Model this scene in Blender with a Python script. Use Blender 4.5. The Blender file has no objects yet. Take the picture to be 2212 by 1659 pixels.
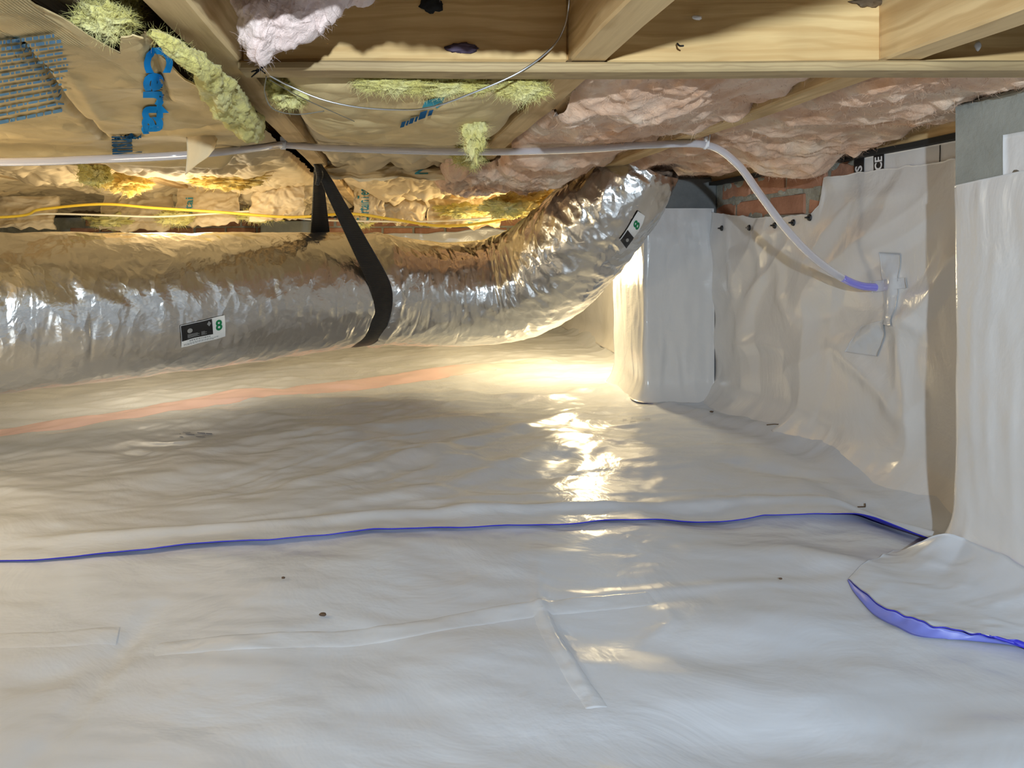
import bpy, bmesh, math, random
import numpy as np
from mathutils import Vector, Matrix

S = bpy.context.scene
COL = S.collection
random.seed(7)

# ------------------------------------------------------------------ camera, world, lights, exposure
F, CU, CV = 1600.0, 850.0, 530.0            # focal length in pixels, foot of the level view axis in the 2212 x 1659 frame
cam = bpy.data.objects.new('camera', bpy.data.cameras.new('camera'))
COL.objects.link(cam)
cam.rotation_euler = (math.pi / 2, 0, 0)
cam.data.sensor_fit = 'HORIZONTAL'
cam.data.sensor_width = 36.0
cam.data.lens = F * 36.0 / 2212.0
cam.data.shift_x = (1106.0 - CU) / 2212.0
cam.data.shift_y = -(829.5 - CV) / 2212.0
cam.data.clip_start = 0.02
S.camera = cam

W = bpy.data.worlds.new('world'); S.world = W
W.use_nodes = True
W.node_tree.nodes['Background'].inputs[0].default_value = (0.05, 0.05, 0.055, 1)
W.node_tree.nodes['Background'].inputs[1].default_value = 0.3

def lamp(name, loc, power, color, radius, kind='POINT', rot=None, size=None):
    d = bpy.data.lights.new(name, kind); d.energy = power; d.color = color
    if kind == 'AREA':
        d.shape = 'RECTANGLE'; d.size, d.size_y = size
    else:
        d.shadow_soft_size = radius
    o = bpy.data.objects.new(name, d); o.location = loc
    if rot: o.rotation_euler = rot
    COL.objects.link(o); return o

hl = lamp('headlamp_light', (0.066, -0.35, 0.185), 71.0, (0.76, 0.89, 1.0), 0.012, 'SPOT')
hl.data.spot_size = math.radians(140); hl.data.spot_blend = 1.0
hl.rotation_euler = (Vector((0.58, 2.1, 0.10)) - hl.location).to_track_quat('-Z', 'Y').to_euler()
lamp('work_lamp_light', (0.75, 3.02, -0.09), 19.0, (1.0, 0.80, 0.46), 0.05)
lamp('left_fill_light', (-1.25, 1.15, 0.03), 13.0, (1.0, 0.83, 0.58), 0.10)  # added fill lamp out of view, brightens the left side of the floor
lamp('far_work_light', (-0.75, 2.47, 0.0), 8.5, (1.0, 0.84, 0.58), 0.18)

S.view_settings.view_transform = 'Standard'
S.view_settings.look = 'None'
S.view_settings.gamma = 1.0
S.view_settings.use_curve_mapping = False
S.view_settings.exposure = 0.32
S.cycles.max_bounces = 7
S.cycles.diffuse_bounces = 3
S.cycles.glossy_bounces = 3
S.cycles.transmission_bounces = 6
S.cycles.adaptive_threshold = 0.02
S.cycles.caustics_reflective = False
S.cycles.caustics_refractive = False

# ------------------------------------------------------------------ place constants (metres, camera at the origin)
ZJ = 0.2375      # underside of the joists
ZF = -0.53       # floor
XW = 1.10        # right wall
YB = 4.80        # back wall
YS = -2.2        # wall behind the camera
XL = -3.0        # left wall
def at(u, v, Y): return ((u - CU) * Y / F, Y, (CV - v) * Y / F)
def onf(u, v, z=ZF):                     # the point of the level plane z that is seen there
    Y = F * z / (CV - v); return ((u - CU) * Y / F, Y)

# ------------------------------------------------------------------ noise (vectorised)
_rng = np.random.RandomState(3)
_perm = np.concatenate([_rng.permutation(256)] * 3).astype(np.int64)
_g = _rng.normal(size=(256, 3)); _g /= np.linalg.norm(_g, axis=1)[:, None]
def pn(x, y, z=0.0):
    x, y, z = np.broadcast_arrays(np.asarray(x, float), np.asarray(y, float), np.asarray(z, float))
    xi, yi, zi = np.floor(x).astype(np.int64), np.floor(y).astype(np.int64), np.floor(z).astype(np.int64)
    xf, yf, zf = x - xi, y - yi, z - zi
    fade = lambda t: t * t * t * (t * (t * 6 - 15) + 10)
    u, v, w = fade(xf), fade(yf), fade(zf)
    def gr(i, j, k):
        h = _perm[(_perm[(_perm[(xi + i) & 255] + yi + j) & 255] + zi + k) & 255]
        g = _g[h]
        return g[..., 0] * (xf - i) + g[..., 1] * (yf - j) + g[..., 2] * (zf - k)
    L = lambda a, b, t: a + t * (b - a)
    return 1.6 * L(L(L(gr(0,0,0), gr(1,0,0), u), L(gr(0,1,0), gr(1,1,0), u), v),
             L(L(gr(0,0,1), gr(1,0,1), u), L(gr(0,1,1), gr(1,1,1), u), v), w)
def fbm(x, y, z=0.0, o=4, gain=0.5):
    s, a, f = 0.0, 1.0, 1.0
    for i in range(o):
        s = s + a * pn(np.asarray(x) * f + 17.3 * i, np.asarray(y) * f + 5.1 * i, np.asarray(z) * f + 3.7 * i); a *= gain; f *= 2.03
    return s
def ridge(x, y, z=0.0, o=3, gain=0.5):
    s, a, f = 0.0, 1.0, 1.0
    for i in range(o):
        s = s + a * (1 - 2.2 * np.abs(pn(np.asarray(x) * f + 9.3 * i, np.asarray(y) * f + 7.7 * i, np.asarray(z) * f + 1.9 * i))); a *= gain; f *= 2.1
    return s
def sstep(a, b, x):
    t = np.clip((np.asarray(x, float) - a) / (b - a), 0, 1); return t * t * (3 - 2 * t)
def seg_d(x, y, pts):                    # distance to a polyline, and how far along it (0..1)
    best = np.full(np.shape(x), 1e9); al = np.zeros(np.shape(x)); n = len(pts) - 1
    for i in range(n):
        (ax, ay), (bx, by) = pts[i], pts[i + 1]
        dx, dy = bx - ax, by - ay; L2 = dx * dx + dy * dy + 1e-12
        t = np.clip(((x - ax) * dx + (y - ay) * dy) / L2, 0, 1)
        d = np.hypot(x - ax - t * dx, y - ay - t * dy)
        m = d < best; best = np.where(m, d, best); al = np.where(m, (i + t) / n, al)
    return best, al

# ------------------------------------------------------------------ materials
class N:
    def __init__(s, name):
        s.m = bpy.data.materials.new(name); s.m.use_nodes = True
        s.t = s.m.node_tree; s.b = s.t.nodes['Principled BSDF']
        s.co = s.t.nodes.new('ShaderNodeTexCoord')
    def n(s, typ, **kw):
        nd = s.t.nodes.new('ShaderNode' + typ)
        for k, v in kw.items():
            if k in nd.inputs.keys(): nd.inputs[k].default_value = v
            else: setattr(nd, k, v)
        return nd
    def l(s, a, b): s.t.links.new(a, b)
    def mapped(s, scale=(1, 1, 1), rot=(0, 0, 0), src='Object'):
        mp = s.n('Mapping'); mp.inputs['Scale'].default_value = scale; mp.inputs['Rotation'].default_value = rot
        s.l(s.co.outputs[src], mp.inputs['Vector']); return mp.outputs[0]
    def noise(s, scale, detail=4, rough=0.55, dist=0.0, vec=None):
        nd = s.n('TexNoise'); nd.inputs['Scale'].default_value = scale; nd.inputs['Detail'].default_value = detail
        nd.inputs['Roughness'].default_value = rough; nd.inputs['Distortion'].default_value = dist
        s.l(vec if vec is not None else s.co.outputs['Object'], nd.inputs['Vector']); return nd.outputs['Fac']
    def ramp(s, fac, stops):
        r = s.n('ValToRGB'); e = r.color_ramp.elements
        e[0].position, e[0].color = stops[0][0], (*stops[0][1], 1)
        e[1].position, e[1].color = stops[-1][0], (*stops[-1][1], 1)
        for p, c in stops[1:-1]:
            k = e.new(p); k.color = (*c, 1)
        s.l(fac, r.inputs[0]); return r.outputs[0]
    def mix(s, fac, a, b, mode='MIX'):
        m = s.n('MixRGB', blend_type=mode)
        for i, x in ((0, fac), (1, a), (2, b)):
            if isinstance(x, (int, float)): m.inputs[i].default_value = x
            elif isinstance(x, tuple): m.inputs[i].default_value = (*x, 1)
            else: s.l(x, m.inputs[i])
        return m.outputs[0]
    def base(s, c):
        if isinstance(c, tuple): s.b.inputs['Base Color'].default_value = (*c, 1)
        else: s.l(c, s.b.inputs['Base Color'])
    def set(s, **kw):
        for k, v in kw.items():
            k = k.replace('_', ' ')
            s.b.inputs[k].default_value = v
    def bump(s, h, strength, dist, prev=None):
        b = s.n('Bump'); b.inputs['Strength'].default_value = strength; b.inputs['Distance'].default_value = dist
        s.l(h, b.inputs['Height'])
        if prev is not None: s.l(prev, b.inputs['Normal'])
        s.l(b.outputs[0], s.b.inputs['Normal']); return b.outputs[0]

def plain(name, c, rough=0.5, metal=0.0, **kw):
    k = N(name); k.base(c); k.set(Roughness=rough, Metallic=metal, **kw); return k.m

def liner_mat(name, c, rough):
    k = N(name)
    f = k.noise(1.7, 4, 0.5, 0.3)
    k.base(k.mix(k.ramp(f, [(0.35, (0, 0, 0)), (0.7, (1, 1, 1))]), c, tuple(x * 0.95 for x in c)))
    k.set(Roughness=rough, IOR=1.5)
    h = k.noise(5.0, 5, 0.55, 0.8)
    b = k.bump(h, 0.40, 0.015)
    v = k.mapped((3.0, 14.0, 14.0), (0, 0, 0.25))
    h2 = k.noise(3.0, 3, 0.5, 1.2, v)
    k.bump(h2, 0.07, 0.004, b)
    return k.m

M = {}
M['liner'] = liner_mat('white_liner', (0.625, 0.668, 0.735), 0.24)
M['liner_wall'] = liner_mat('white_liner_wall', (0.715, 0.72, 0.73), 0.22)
M['liner_blue'] = plain('blue_liner_back', (0.035, 0.035, 0.62), 0.45)
M['tape'] = liner_mat('clear_seam_tape', (0.635, 0.675, 0.735), 0.18)

def wood_mat(name, axis, dark, light, ringscale=16.0):
    k = N(name)
    sc = {'x': (1.2, 22, 22), 'y': (22, 1.2, 22)}[axis]
    v = k.mapped(sc)
    g = k.noise(1.6, 5, 0.6, 0.6, v)
    w = k.n('TexWave', wave_type='BANDS', bands_direction='Z'); w.inputs['Scale'].default_value = ringscale
    w.inputs['Distortion'].default_value = 9.0; w.inputs['Detail'].default_value = 3.0; w.inputs['Detail Scale'].default_value = 0.7
    k.l(k.mapped({'x': (0.35, 1, 1), 'y': (1, 0.35, 1)}[axis]), w.inputs['Vector'])
    c1 = k.ramp(g, [(0.25, dark), (0.6, light), (0.85, tuple(min(1, x * 1.1) for x in light))])
    c2 = k.mix(k.ramp(w.outputs['Fac'], [(0.0, (0.55, 0.55, 0.55)), (0.35, (0, 0, 0))]), c1, dark)
    st = k.noise(5.0, 3, 0.5)
    k.base(k.mix(k.ramp(st, [(0.5, (0, 0, 0)), (0.75, (0.5, 0.5, 0.5))]), c2, tuple(x * 0.62 for x in dark)))
    k.set(Roughness=0.75)
    k.bump(g, 0.3, 0.004)
    return k.m
M['wood_x'] = wood_mat('pine_across', 'x', (0.58, 0.35, 0.13), (0.84, 0.60, 0.28))
M['wood_y'] = wood_mat('pine_along', 'y', (0.52, 0.32, 0.13), (0.78, 0.56, 0.28))
M['wood_old'] = wood_mat('pine_aged', 'x', (0.34, 0.23, 0.11), (0.52, 0.38, 0.19), 40)
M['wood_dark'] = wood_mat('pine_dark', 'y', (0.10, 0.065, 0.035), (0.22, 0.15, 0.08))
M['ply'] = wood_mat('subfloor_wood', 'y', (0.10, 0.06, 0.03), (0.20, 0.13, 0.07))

def fluff_mat(name, cols, scale=14.0):
    k = N(name)
    f = k.noise(scale * 0.6, 6, 0.6, 0.6)
    k.base(k.ramp(f, [(0.28, cols[0]), (0.5, cols[1]), (0.72, cols[2])]))
    k.set(Roughness=0.95); k.b.inputs['Specular IOR Level'].default_value = 0.1
    k.b.inputs['Sheen Weight'].default_value = 0.25
    b = k.bump(k.noise(scale * 1.3, 7, 0.6, 1.0), 0.55, 0.014)
    k.bump(k.noise(scale * 12, 4, 0.7, 2.0), 0.5, 0.003, b)
    return k.m
M['pink'] = fluff_mat('pink_glass_wool', [(0.68, 0.36, 0.19), (0.84, 0.57, 0.40), (0.92, 0.75, 0.58)])
M['palepink'] = fluff_mat('pale_pink_glass_wool', [(0.72, 0.52, 0.47), (0.82, 0.66, 0.60), (0.88, 0.77, 0.71)])
M['yellow'] = fluff_mat('yellow_glass_wool', [(0.58, 0.48, 0.10), (0.74, 0.66, 0.22), (0.86, 0.81, 0.44)], 22)
M['yellow_warm_lit'] = fluff_mat('warm_lit_yellow_wool', [(0.60, 0.36, 0.06), (0.82, 0.60, 0.16), (0.90, 0.76, 0.36)], 22)  # yellow wool with the warm lamp light put into its colour

def kraft_mat(name, c):
    k = N(name)
    f = k.noise(9.0, 6, 0.6, 0.3)
    k.base(k.ramp(f, [(0.3, tuple(x * 0.86 for x in c)), (0.7, tuple(min(1, x * 1.07) for x in c))]))
    k.set(Roughness=0.62); k.b.inputs['Specular IOR Level'].default_value = 0.35
    vo = k.n('TexVoronoi', feature='DISTANCE_TO_EDGE'); vo.inputs['Scale'].default_value = 9.0
    wv = k.noise(6.0, 3, 0.5); mp = k.mix(0.12, k.co.outputs['Object'], wv, 'ADD'); k.l(mp, vo.inputs['Vector'])
    b = k.bump(vo.outputs['Distance'], 0.35, 0.02)
    k.bump(k.noise(24.0, 5, 0.6), 0.25, 0.006, b)
    return k.m
M['kraft'] = kraft_mat('kraft_paper', (0.66, 0.50, 0.25))
M['kraft_pale'] = kraft_mat('kraft_paper_pale', (0.74, 0.59, 0.36))
M['print_blue'] = plain('blue_print', (0.01, 0.29, 0.80), 0.9, Specular_IOR_Level=0.05)
M['print_faint'] = plain('faint_blue_print', (0.15, 0.32, 0.52), 0.9, Specular_IOR_Level=0.05)
M['print_teal'] = plain('teal_print', (0.06, 0.28, 0.34), 0.9, Specular_IOR_Level=0.05)
M['print_navy'] = plain('navy_print', (0.02, 0.10, 0.22), 0.9, Specular_IOR_Level=0.05)

def foil_mat():
    k = N('silver_foil')
    k.base((0.74, 0.735, 0.72)); k.set(Metallic=1.0, Roughness=0.23)
    vo = k.n('TexVoronoi', feature='F1'); vo.inputs['Scale'].default_value = 34.0
    k.l(k.mix(0.05, k.mapped((1.0, 1.0, 0.45)), k.noise(14.0, 3), 'ADD'), vo.inputs['Vector'])
    b = k.bump(vo.outputs['Distance'], 0.30, 0.010)
    b = k.bump(k.noise(7.0, 4, 0.55, 0.8), 0.30, 0.02, b)
    for sc, st, ds in ((( 26, 5, 1), 0.55, 0.006), ((9, 2.2, 1), 0.40, 0.012)):
        nd = k.n('TexNoise', noise_type='RIDGED_MULTIFRACTAL'); nd.inputs['Scale'].default_value = 1.0; nd.inputs['Detail'].default_value = 3.0
        nd.inputs['Distortion'].default_value = 0.9; k.l(k.mapped(sc, (0, 0, 0.12), 'UV'), nd.inputs['Vector'])
        b = k.bump(nd.outputs['Fac'], st, ds, b)
    k.bump(k.noise(60.0, 5, 0.65, 1.0), 0.15, 0.004, b)
    return k.m
M['foil'] = foil_mat()

def web_mat():
    k = N('black_webbing'); k.base((0.020, 0.018, 0.016)); k.set(Roughness=0.42)
    w = k.n('TexWave', wave_type='BANDS', bands_direction='Z'); w.inputs['Scale'].default_value = 110.0
    k.l(k.co.outputs['Object'], w.inputs['Vector']); k.bump(w.outputs['Fac'], 0.6, 0.002); return k.m
M['web'] = web_mat()
def rough_mat(name, lo, hi, scale, bump, rough=0.9):
    k = N(name); f = k.noise(scale, 6, 0.6)
    k.base(k.ramp(f, [(0.3, lo), (0.7, hi)])); k.set(Roughness=rough)
    k.bump(k.noise(scale * 4, 6, 0.65), 0.6, bump); return k.m
M['concrete'] = rough_mat('grey_render', (0.27, 0.285, 0.265), (0.35, 0.365, 0.34), 12, 0.004)
M['concrete_dark'] = rough_mat('dark_grey_block', (0.16, 0.175, 0.18), (0.22, 0.235, 0.235), 16, 0.004)
M['mortar'] = rough_mat('mortar', (0.28, 0.28, 0.24), (0.50, 0.50, 0.43), 22, 0.012)
M['brick'] = rough_mat('red_brick', (0.42, 0.19, 0.11), (0.62, 0.33, 0.21), 14, 0.006)
M['brick2'] = rough_mat('brown_brick', (0.32, 0.15, 0.09), (0.50, 0.26, 0.17), 12, 0.006)
M['soil'] = rough_mat('soil', (0.10, 0.07, 0.045), (0.2, 0.15, 0.1), 8, 0.02)
M['black'] = plain('black_plastic', (0.012, 0.012, 0.013), 0.4)
M['blackgap'] = plain('flat_black', (0.010, 0.010, 0.010), 0.85)
M['white'] = plain('white_plastic', (0.82, 0.82, 0.84), 0.35)
M['paperwhite'] = plain('white_label', (0.80, 0.81, 0.80), 0.4)
M['green'] = plain('green_print', (0.0, 0.19, 0.065), 0.5)
M['grey_print'] = plain('grey_print', (0.30, 0.31, 0.31), 0.5)
M['steel'] = plain('galvanised_wire', (0.66, 0.68, 0.70), 0.28, 1.0)
M['dullsteel'] = plain('dull_wire', (0.34, 0.33, 0.29), 0.4, 0.8)
M['yellowcable'] = plain('yellow_cable', (0.88, 0.60, 0.05), 0.35)
M['creamcable'] = plain('cream_cable', (0.86, 0.78, 0.58), 0.35)
M['pinkline'] = plain('pale_pink_strip', (0.80, 0.60, 0.60), 0.24)
M['red'] = plain('red_plastic', (0.75, 0.10, 0.05), 0.4)
M['chip'] = plain('brown_chip', (0.10, 0.06, 0.035), 0.8)
k = N('clear_vinyl'); k.base((0.82, 0.79, 0.84)); k.set(Roughness=0.10, IOR=1.45); k.b.inputs['Transmission Weight'].default_value = 0.45
k.b.inputs['Coat Weight'].default_value = 0.6; M['vinyl'] = k.m
k = N('tinted_vinyl'); k.base((0.30, 0.28, 0.85)); k.set(Roughness=0.12); k.b.inputs['Transmission Weight'].default_value = 0.2; M['vinyl_blue'] = k.m

# ------------------------------------------------------------------ mesh helpers
def link(name, me, parent=None, loc=None):
    o = bpy.data.objects.new(name, me); COL.objects.link(o)
    if parent is not None: o.parent = parent
    return o
def mesh_arr(name, V, Q, mats, smooth=True, midx=None):
    V = np.asarray(V, dtype=np.float32).reshape(-1, 3); Q = np.asarray(Q, dtype=np.int32)
    me = bpy.data.meshes.new(name)
    me.vertices.add(len(V)); me.vertices.foreach_set('co', V.ravel())
    n = len(Q); k = Q.shape[1]
    me.loops.add(n * k); me.loops.foreach_set('vertex_index', Q.ravel())
    me.polygons.add(n); me.polygons.foreach_set('loop_start', np.arange(0, n * k, k, dtype=np.int32))
    me.polygons.foreach_set('loop_total', np.full(n, k, dtype=np.int32))
    for m in mats: me.materials.append(m)
    if midx is not None: me.polygons.foreach_set('material_index', np.asarray(midx, dtype=np.int32))
    me.polygons.foreach_set('use_smooth', np.full(n, smooth, dtype=bool))
    me.update(calc_edges=True); me.validate()
    return me
def quads(nu, nv, off=0, flip=False, wrap=False):
    i, j = np.meshgrid(np.arange(nu if wrap else nu - 1), np.arange(nv - 1), indexing='ij')
    i2 = (i + 1) % nu
    q = np.stack([i * nv + j, i2 * nv + j, i2 * nv + j + 1, i * nv + j + 1], -1).reshape(-1, 4)
    if flip: q = q[:, ::-1]
    return q + off
def normals(P):
    du = np.gradient(P, axis=0); dv = np.gradient(P, axis=1)
    n = np.cross(du, dv); return n / (np.linalg.norm(n, axis=-1, keepdims=True) + 1e-12)
def sheet(name, P, mat, back=None, t=0.0012, parent=None, flip=False):
    """a thin sheet with two faces and a rim; its good side looks along +du x dv (or the other way when flipped)"""
    nu, nv = P.shape[:2]; n = normals(P) * (-1 if flip else 1)
    B = P - n * t
    V = np.concatenate([P.reshape(-1, 3), B.reshape(-1, 3)]); m = nu * nv
    q1 = quads(nu, nv, 0, flip); q2 = quads(nu, nv, m, not flip)
    rim = np.concatenate([np.arange(nv), np.arange(1, nu) * nv + nv - 1, (nu - 1) * nv + np.arange(nv - 2, -1, -1), np.arange(nu - 2, 0, -1) * nv])
    r2 = np.roll(rim, -1); q3 = np.stack([rim, r2, r2 + m, rim + m], -1)
    if not flip: q3 = q3[:, ::-1]
    Q = np.concatenate([q1, q2, q3])
    idx = np.concatenate([np.zeros(len(q1)), np.ones(len(q2)), np.ones(len(q3))])
    return link(name, mesh_arr(name, V, Q, [mat, back or mat], True, idx), parent)
def catmull(pts, n):
    p = np.asarray(pts, float); p = np.vstack([2 * p[0] - p[1], p, 2 * p[-1] - p[-2]])
    out = []; m = len(p) - 3
    for s in np.linspace(0, m, n):
        i = min(int(s), m - 1); t = s - i
        a, b, c, d = p[i], p[i + 1], p[i + 2], p[i + 3]
        out.append(0.5 * (2 * b + (c - a) * t + (2 * a - 5 * b + 4 * c - d) * t * t + (3 * b - a - 3 * c + d) * t ** 3))
    return np.array(out)
def frames(C):
    T = np.gradient(C, axis=0); T /= np.linalg.norm(T, axis=1)[:, None]
    up = np.array([0, 0, 1.0]); 
    if abs(T[0] @ up) > 0.95: up = np.array([0, 1.0, 0])
    Nn = up - (up @ T[0]) * T[0]; Nn /= np.linalg.norm(Nn); NS = [Nn]
    for i in range(1, len(C)):
        v = NS[-1] - (NS[-1] @ T[i]) * T[i]; NS.append(v / np.linalg.norm(v))
    NS = np.array(NS); return T, NS, np.cross(T, NS)
def tube(name, pts, r, mat, n=60, sides=10, parent=None):
    C = catmull(pts, n); T, A, B = frames(C)
    th = np.linspace(0, 2 * np.pi, sides, endpoint=False)
    rr = np.full(n, r) if np.isscalar(r) else np.interp(np.linspace(0, 1, n), np.linspace(0, 1, len(r)), r)
    P = C[None] + rr[None, :, None] * (np.cos(th)[:, None, None] * A[None] + np.sin(th)[:, None, None] * B[None])
    V = np.concatenate([P.reshape(-1, 3), C[:1], C[-1:]]); Q = quads(sides, n, 0, True, True)
    m = sides * n; i = np.arange(sides); j = (i + 1) % sides
    caps = np.concatenate([np.stack([i * n, j * n, np.full(sides, m), np.full(sides, m)], -1), np.stack([j * n + n - 1, i * n + n - 1, np.full(sides, m + 1), np.full(sides, m + 1)], -1)])
    me = mesh_arr(name, V, Q, [mat])
    bm = bmesh.new(); bm.from_mesh(me)
    bm.verts.ensure_lookup_table()
    for c in caps:
        try: bm.faces.new([bm.verts[x] for x in c[:3]])
        except ValueError: pass
    bm.normal_update(); bm.to_mesh(me); bm.free()
    return link(name, me, parent)
def board(name, x0, x1, y0, y1, z0, z1, mat, parent=None, bev=0.003, wob=0.0015, seed=0, rot=0.0):
    bm = bmesh.new(); bmesh.ops.create_cube(bm, size=1.0)
    c = Vector(((x0 + x1) / 2, (y0 + y1) / 2, (z0 + z1) / 2)); d = (x1 - x0, y1 - y0, z1 - z0)
    for v in bm.verts: v.co = Vector((v.co.x * d[0], v.co.y * d[1], v.co.z * d[2]))
    ax = max(range(3), key=lambda i: d[i]); k = max(1, int(d[ax] / 0.12))
    if bev: bmesh.ops.bevel(bm, geom=list(bm.edges), offset=min(bev, min(d) * 0.3), segments=1, affect='EDGES')
    for i in range(1, min(k, 40)):
        p = [0, 0, 0]; p[ax] = -d[ax] / 2 + d[ax] * i / k; nn = [0, 0, 0]; nn[ax] = 1
        bmesh.ops.bisect_plane(bm, geom=bm.verts[:] + bm.edges[:] + bm.faces[:], plane_co=p, plane_no=nn)
    rnd = random.Random(seed + int(1000 * (x0 + y0)))
    ph = rnd.random() * 9
    for v in bm.verts:
        s = v.co[ax]
        for a in range(3):
            if a != ax: v.co[a] += wob * math.sin(s * 7 + ph + a * 2) + wob * 0.5 * math.sin(s * 23 + ph * 2 + a)
    me = bpy.data.meshes.new(name); bm.to_mesh(me); bm.free(); me.materials.append(mat)
    o = link(name, me, parent); o.location = c; o.rotation_euler = (0, 0, rot); return o
def blob(name, c, rad, mat, seed=0, amp=0.35, sub=4, freq=2.2, rot=(0, 0, 0), spiky=0.0, parent=None):
    bm = bmesh.new(); bmesh.ops.create_icosphere(bm, subdivisions=sub, radius=1.0)
    p = np.array([v.co[:] for v in bm.verts])
    d = amp * fbm(p[:, 0] * freq + seed * 3.1, p[:, 1] * freq + seed, p[:, 2] * freq - seed, 5, 0.55)
    if spiky: d = d + spiky * (ridge(p[:, 0] * freq * 1.6 + seed, p[:, 1] * freq * 1.6, p[:, 2] * freq * 1.6 + seed * 2, 3) - 0.6)
    q = p * (1 + d)[:, None] * np.array(rad)[None]
    for v, x in zip(bm.verts, q): v.co = x
    me = bpy.data.meshes.new(name); bm.to_mesh(me); bm.free(); me.materials.append(mat)
    me.polygons.foreach_set('use_smooth', np.ones(len(me.polygons), bool))
    o = link(name, me, parent); o.location = c; o.rotation_euler = rot; return o
def fuzz(o, n, L, w, mat, seed=1):
    """loose glass fibres standing off a wool surface, one joined part"""
    me = o.data; r = np.random.RandomState(seed)
    co = np.empty(len(me.vertices) * 3, np.float32); me.vertices.foreach_get('co', co); co = co.reshape(-1, 3)
    m = len(me.polygons); ls = np.empty(m, np.int32); me.polygons.foreach_get('loop_start', ls)
    nl = np.empty(len(me.loops), np.int32); me.loops.foreach_get('vertex_index', nl)
    ar = np.empty(m, np.float32); me.polygons.foreach_get('area', ar); pn_ = np.empty(m * 3, np.float32); me.polygons.foreach_get('normal', pn_); pn_ = pn_.reshape(-1, 3)
    f = r.choice(m, n, p=ar.astype(float) / ar.astype(float).sum())
    a, b, c = (co[nl[ls[f] + i]] for i in range(3)); u = r.rand(n, 1); v = r.rand(n, 1) * (1 - u)
    p = a + (b - a) * u + (c - a) * v; nn = pn_[f]
    t = r.normal(size=(n, 3)); t -= (t * nn).sum(1, keepdims=True) * nn; t /= np.linalg.norm(t, axis=1, keepdims=True) + 1e-9
    sd = np.cross(nn, t); ll = L * (0.35 + r.rand(n, 1)); h = r.rand(n, 1)
    p1 = p + ll * 0.5 * (t * 0.8 + nn * (0.25 + 0.55 * h)); p2 = p + ll * (t * (0.9 + 0.2 * h) + nn * (0.10 + 0.55 * h) + sd * (r.rand(n, 1) - 0.5) * 0.7)
    V = np.stack([p - sd * w, p + sd * w, p1 + sd * w * 0.8, p1 - sd * w * 0.8, p2 + sd * w * 0.3, p2 - sd * w * 0.3], 1).reshape(-1, 3)
    k = np.arange(n)[:, None] * 6
    Q = np.concatenate([k + [[0, 1, 2, 3]], k + [[3, 2, 4, 5]]])
    q = link('fibres', mesh_arr('fibres', V, Q, [mat]), o); q['kind'] = 'stuff'; return q
def tag(o, label, cat, group=None, kind=None):
    o['label'] = label; o['category'] = cat
    if group: o['group'] = group
    if kind: o['kind'] = kind
    return o
def part_label(o, s): o['label'] = s; return o
def struct(o): o['kind'] = 'structure'; return o
def empty(name, loc=(0, 0, 0)):
    o = bpy.data.objects.new(name, None); o.location = loc; o.empty_display_size = 0.05; COL.objects.link(o); return o
def polys(name, faces, fn, mat, parent=None, cut=0.02):
    """flat print laid on a surface: 2-D polygons, sliced finely, then carried by fn(a, b) -> point"""
    bm = bmesh.new()
    for f in faces:
        try: bm.faces.new([bm.verts.new((a, b, 0)) for a, b in f])
        except ValueError: pass
    return _carry(name, bm, fn, mat, parent, cut)
def _carry(name, bm, fn, mat, parent, cut):
    bmesh.ops.triangulate(bm, faces=bm.faces[:])
    if bm.verts:
        for ax in (0, 1):
            lo = min(v.co[ax] for v in bm.verts); hi = max(v.co[ax] for v in bm.verts)
            k = min(40, int((hi - lo) / cut))
            for i in range(1, k + 1):
                p = [0, 0, 0]; p[ax] = lo + (hi - lo) * i / (k + 1); nn = [0, 0, 0]; nn[ax] = 1
                bmesh.ops.bisect_plane(bm, geom=bm.verts[:] + bm.edges[:] + bm.faces[:], plane_co=p, plane_no=nn)
    ab = np.array([v.co[:2] for v in bm.verts])
    P = fn(ab[:, 0], ab[:, 1])
    for v, p in zip(bm.verts, P): v.co = p
    me = bpy.data.meshes.new(name); bm.to_mesh(me); bm.free(); me.materials.append(mat)
    return link(name, me, parent)
def lettering(name, text, fn, mat, parent=None, bold=0.02, cut=0.04, slab=False, sx=1.0):
    """text in a unit box (0..1 along, 0..1 up) carried by fn"""
    c = bpy.data.curves.new('letters', 'FONT'); c.body = text; c.size = 1.0; c.offset = bold; c.resolution_u = 3
    o = bpy.data.objects.new('letters', c); COL.objects.link(o)
    dg = bpy.context.evaluated_depsgraph_get(); me = bpy.data.meshes.new_from_object(o.evaluated_get(dg))
    bm = bmesh.new(); bm.from_mesh(me)
    bpy.data.objects.remove(o); bpy.data.curves.remove(c); bpy.data.meshes.remove(me)
    xs = [v.co.x for v in bm.verts]; ys = [v.co.y for v in bm.verts]
    x0, x1, y0, y1 = min(xs), max(xs), min(ys), max(ys)
    for v in bm.verts: v.co = ((v.co.x - x0) / (x1 - x0), (v.co.y - y0) / (y1 - y0), 0)
    return _carry(name, bm, fn, mat, parent, cut)

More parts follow.
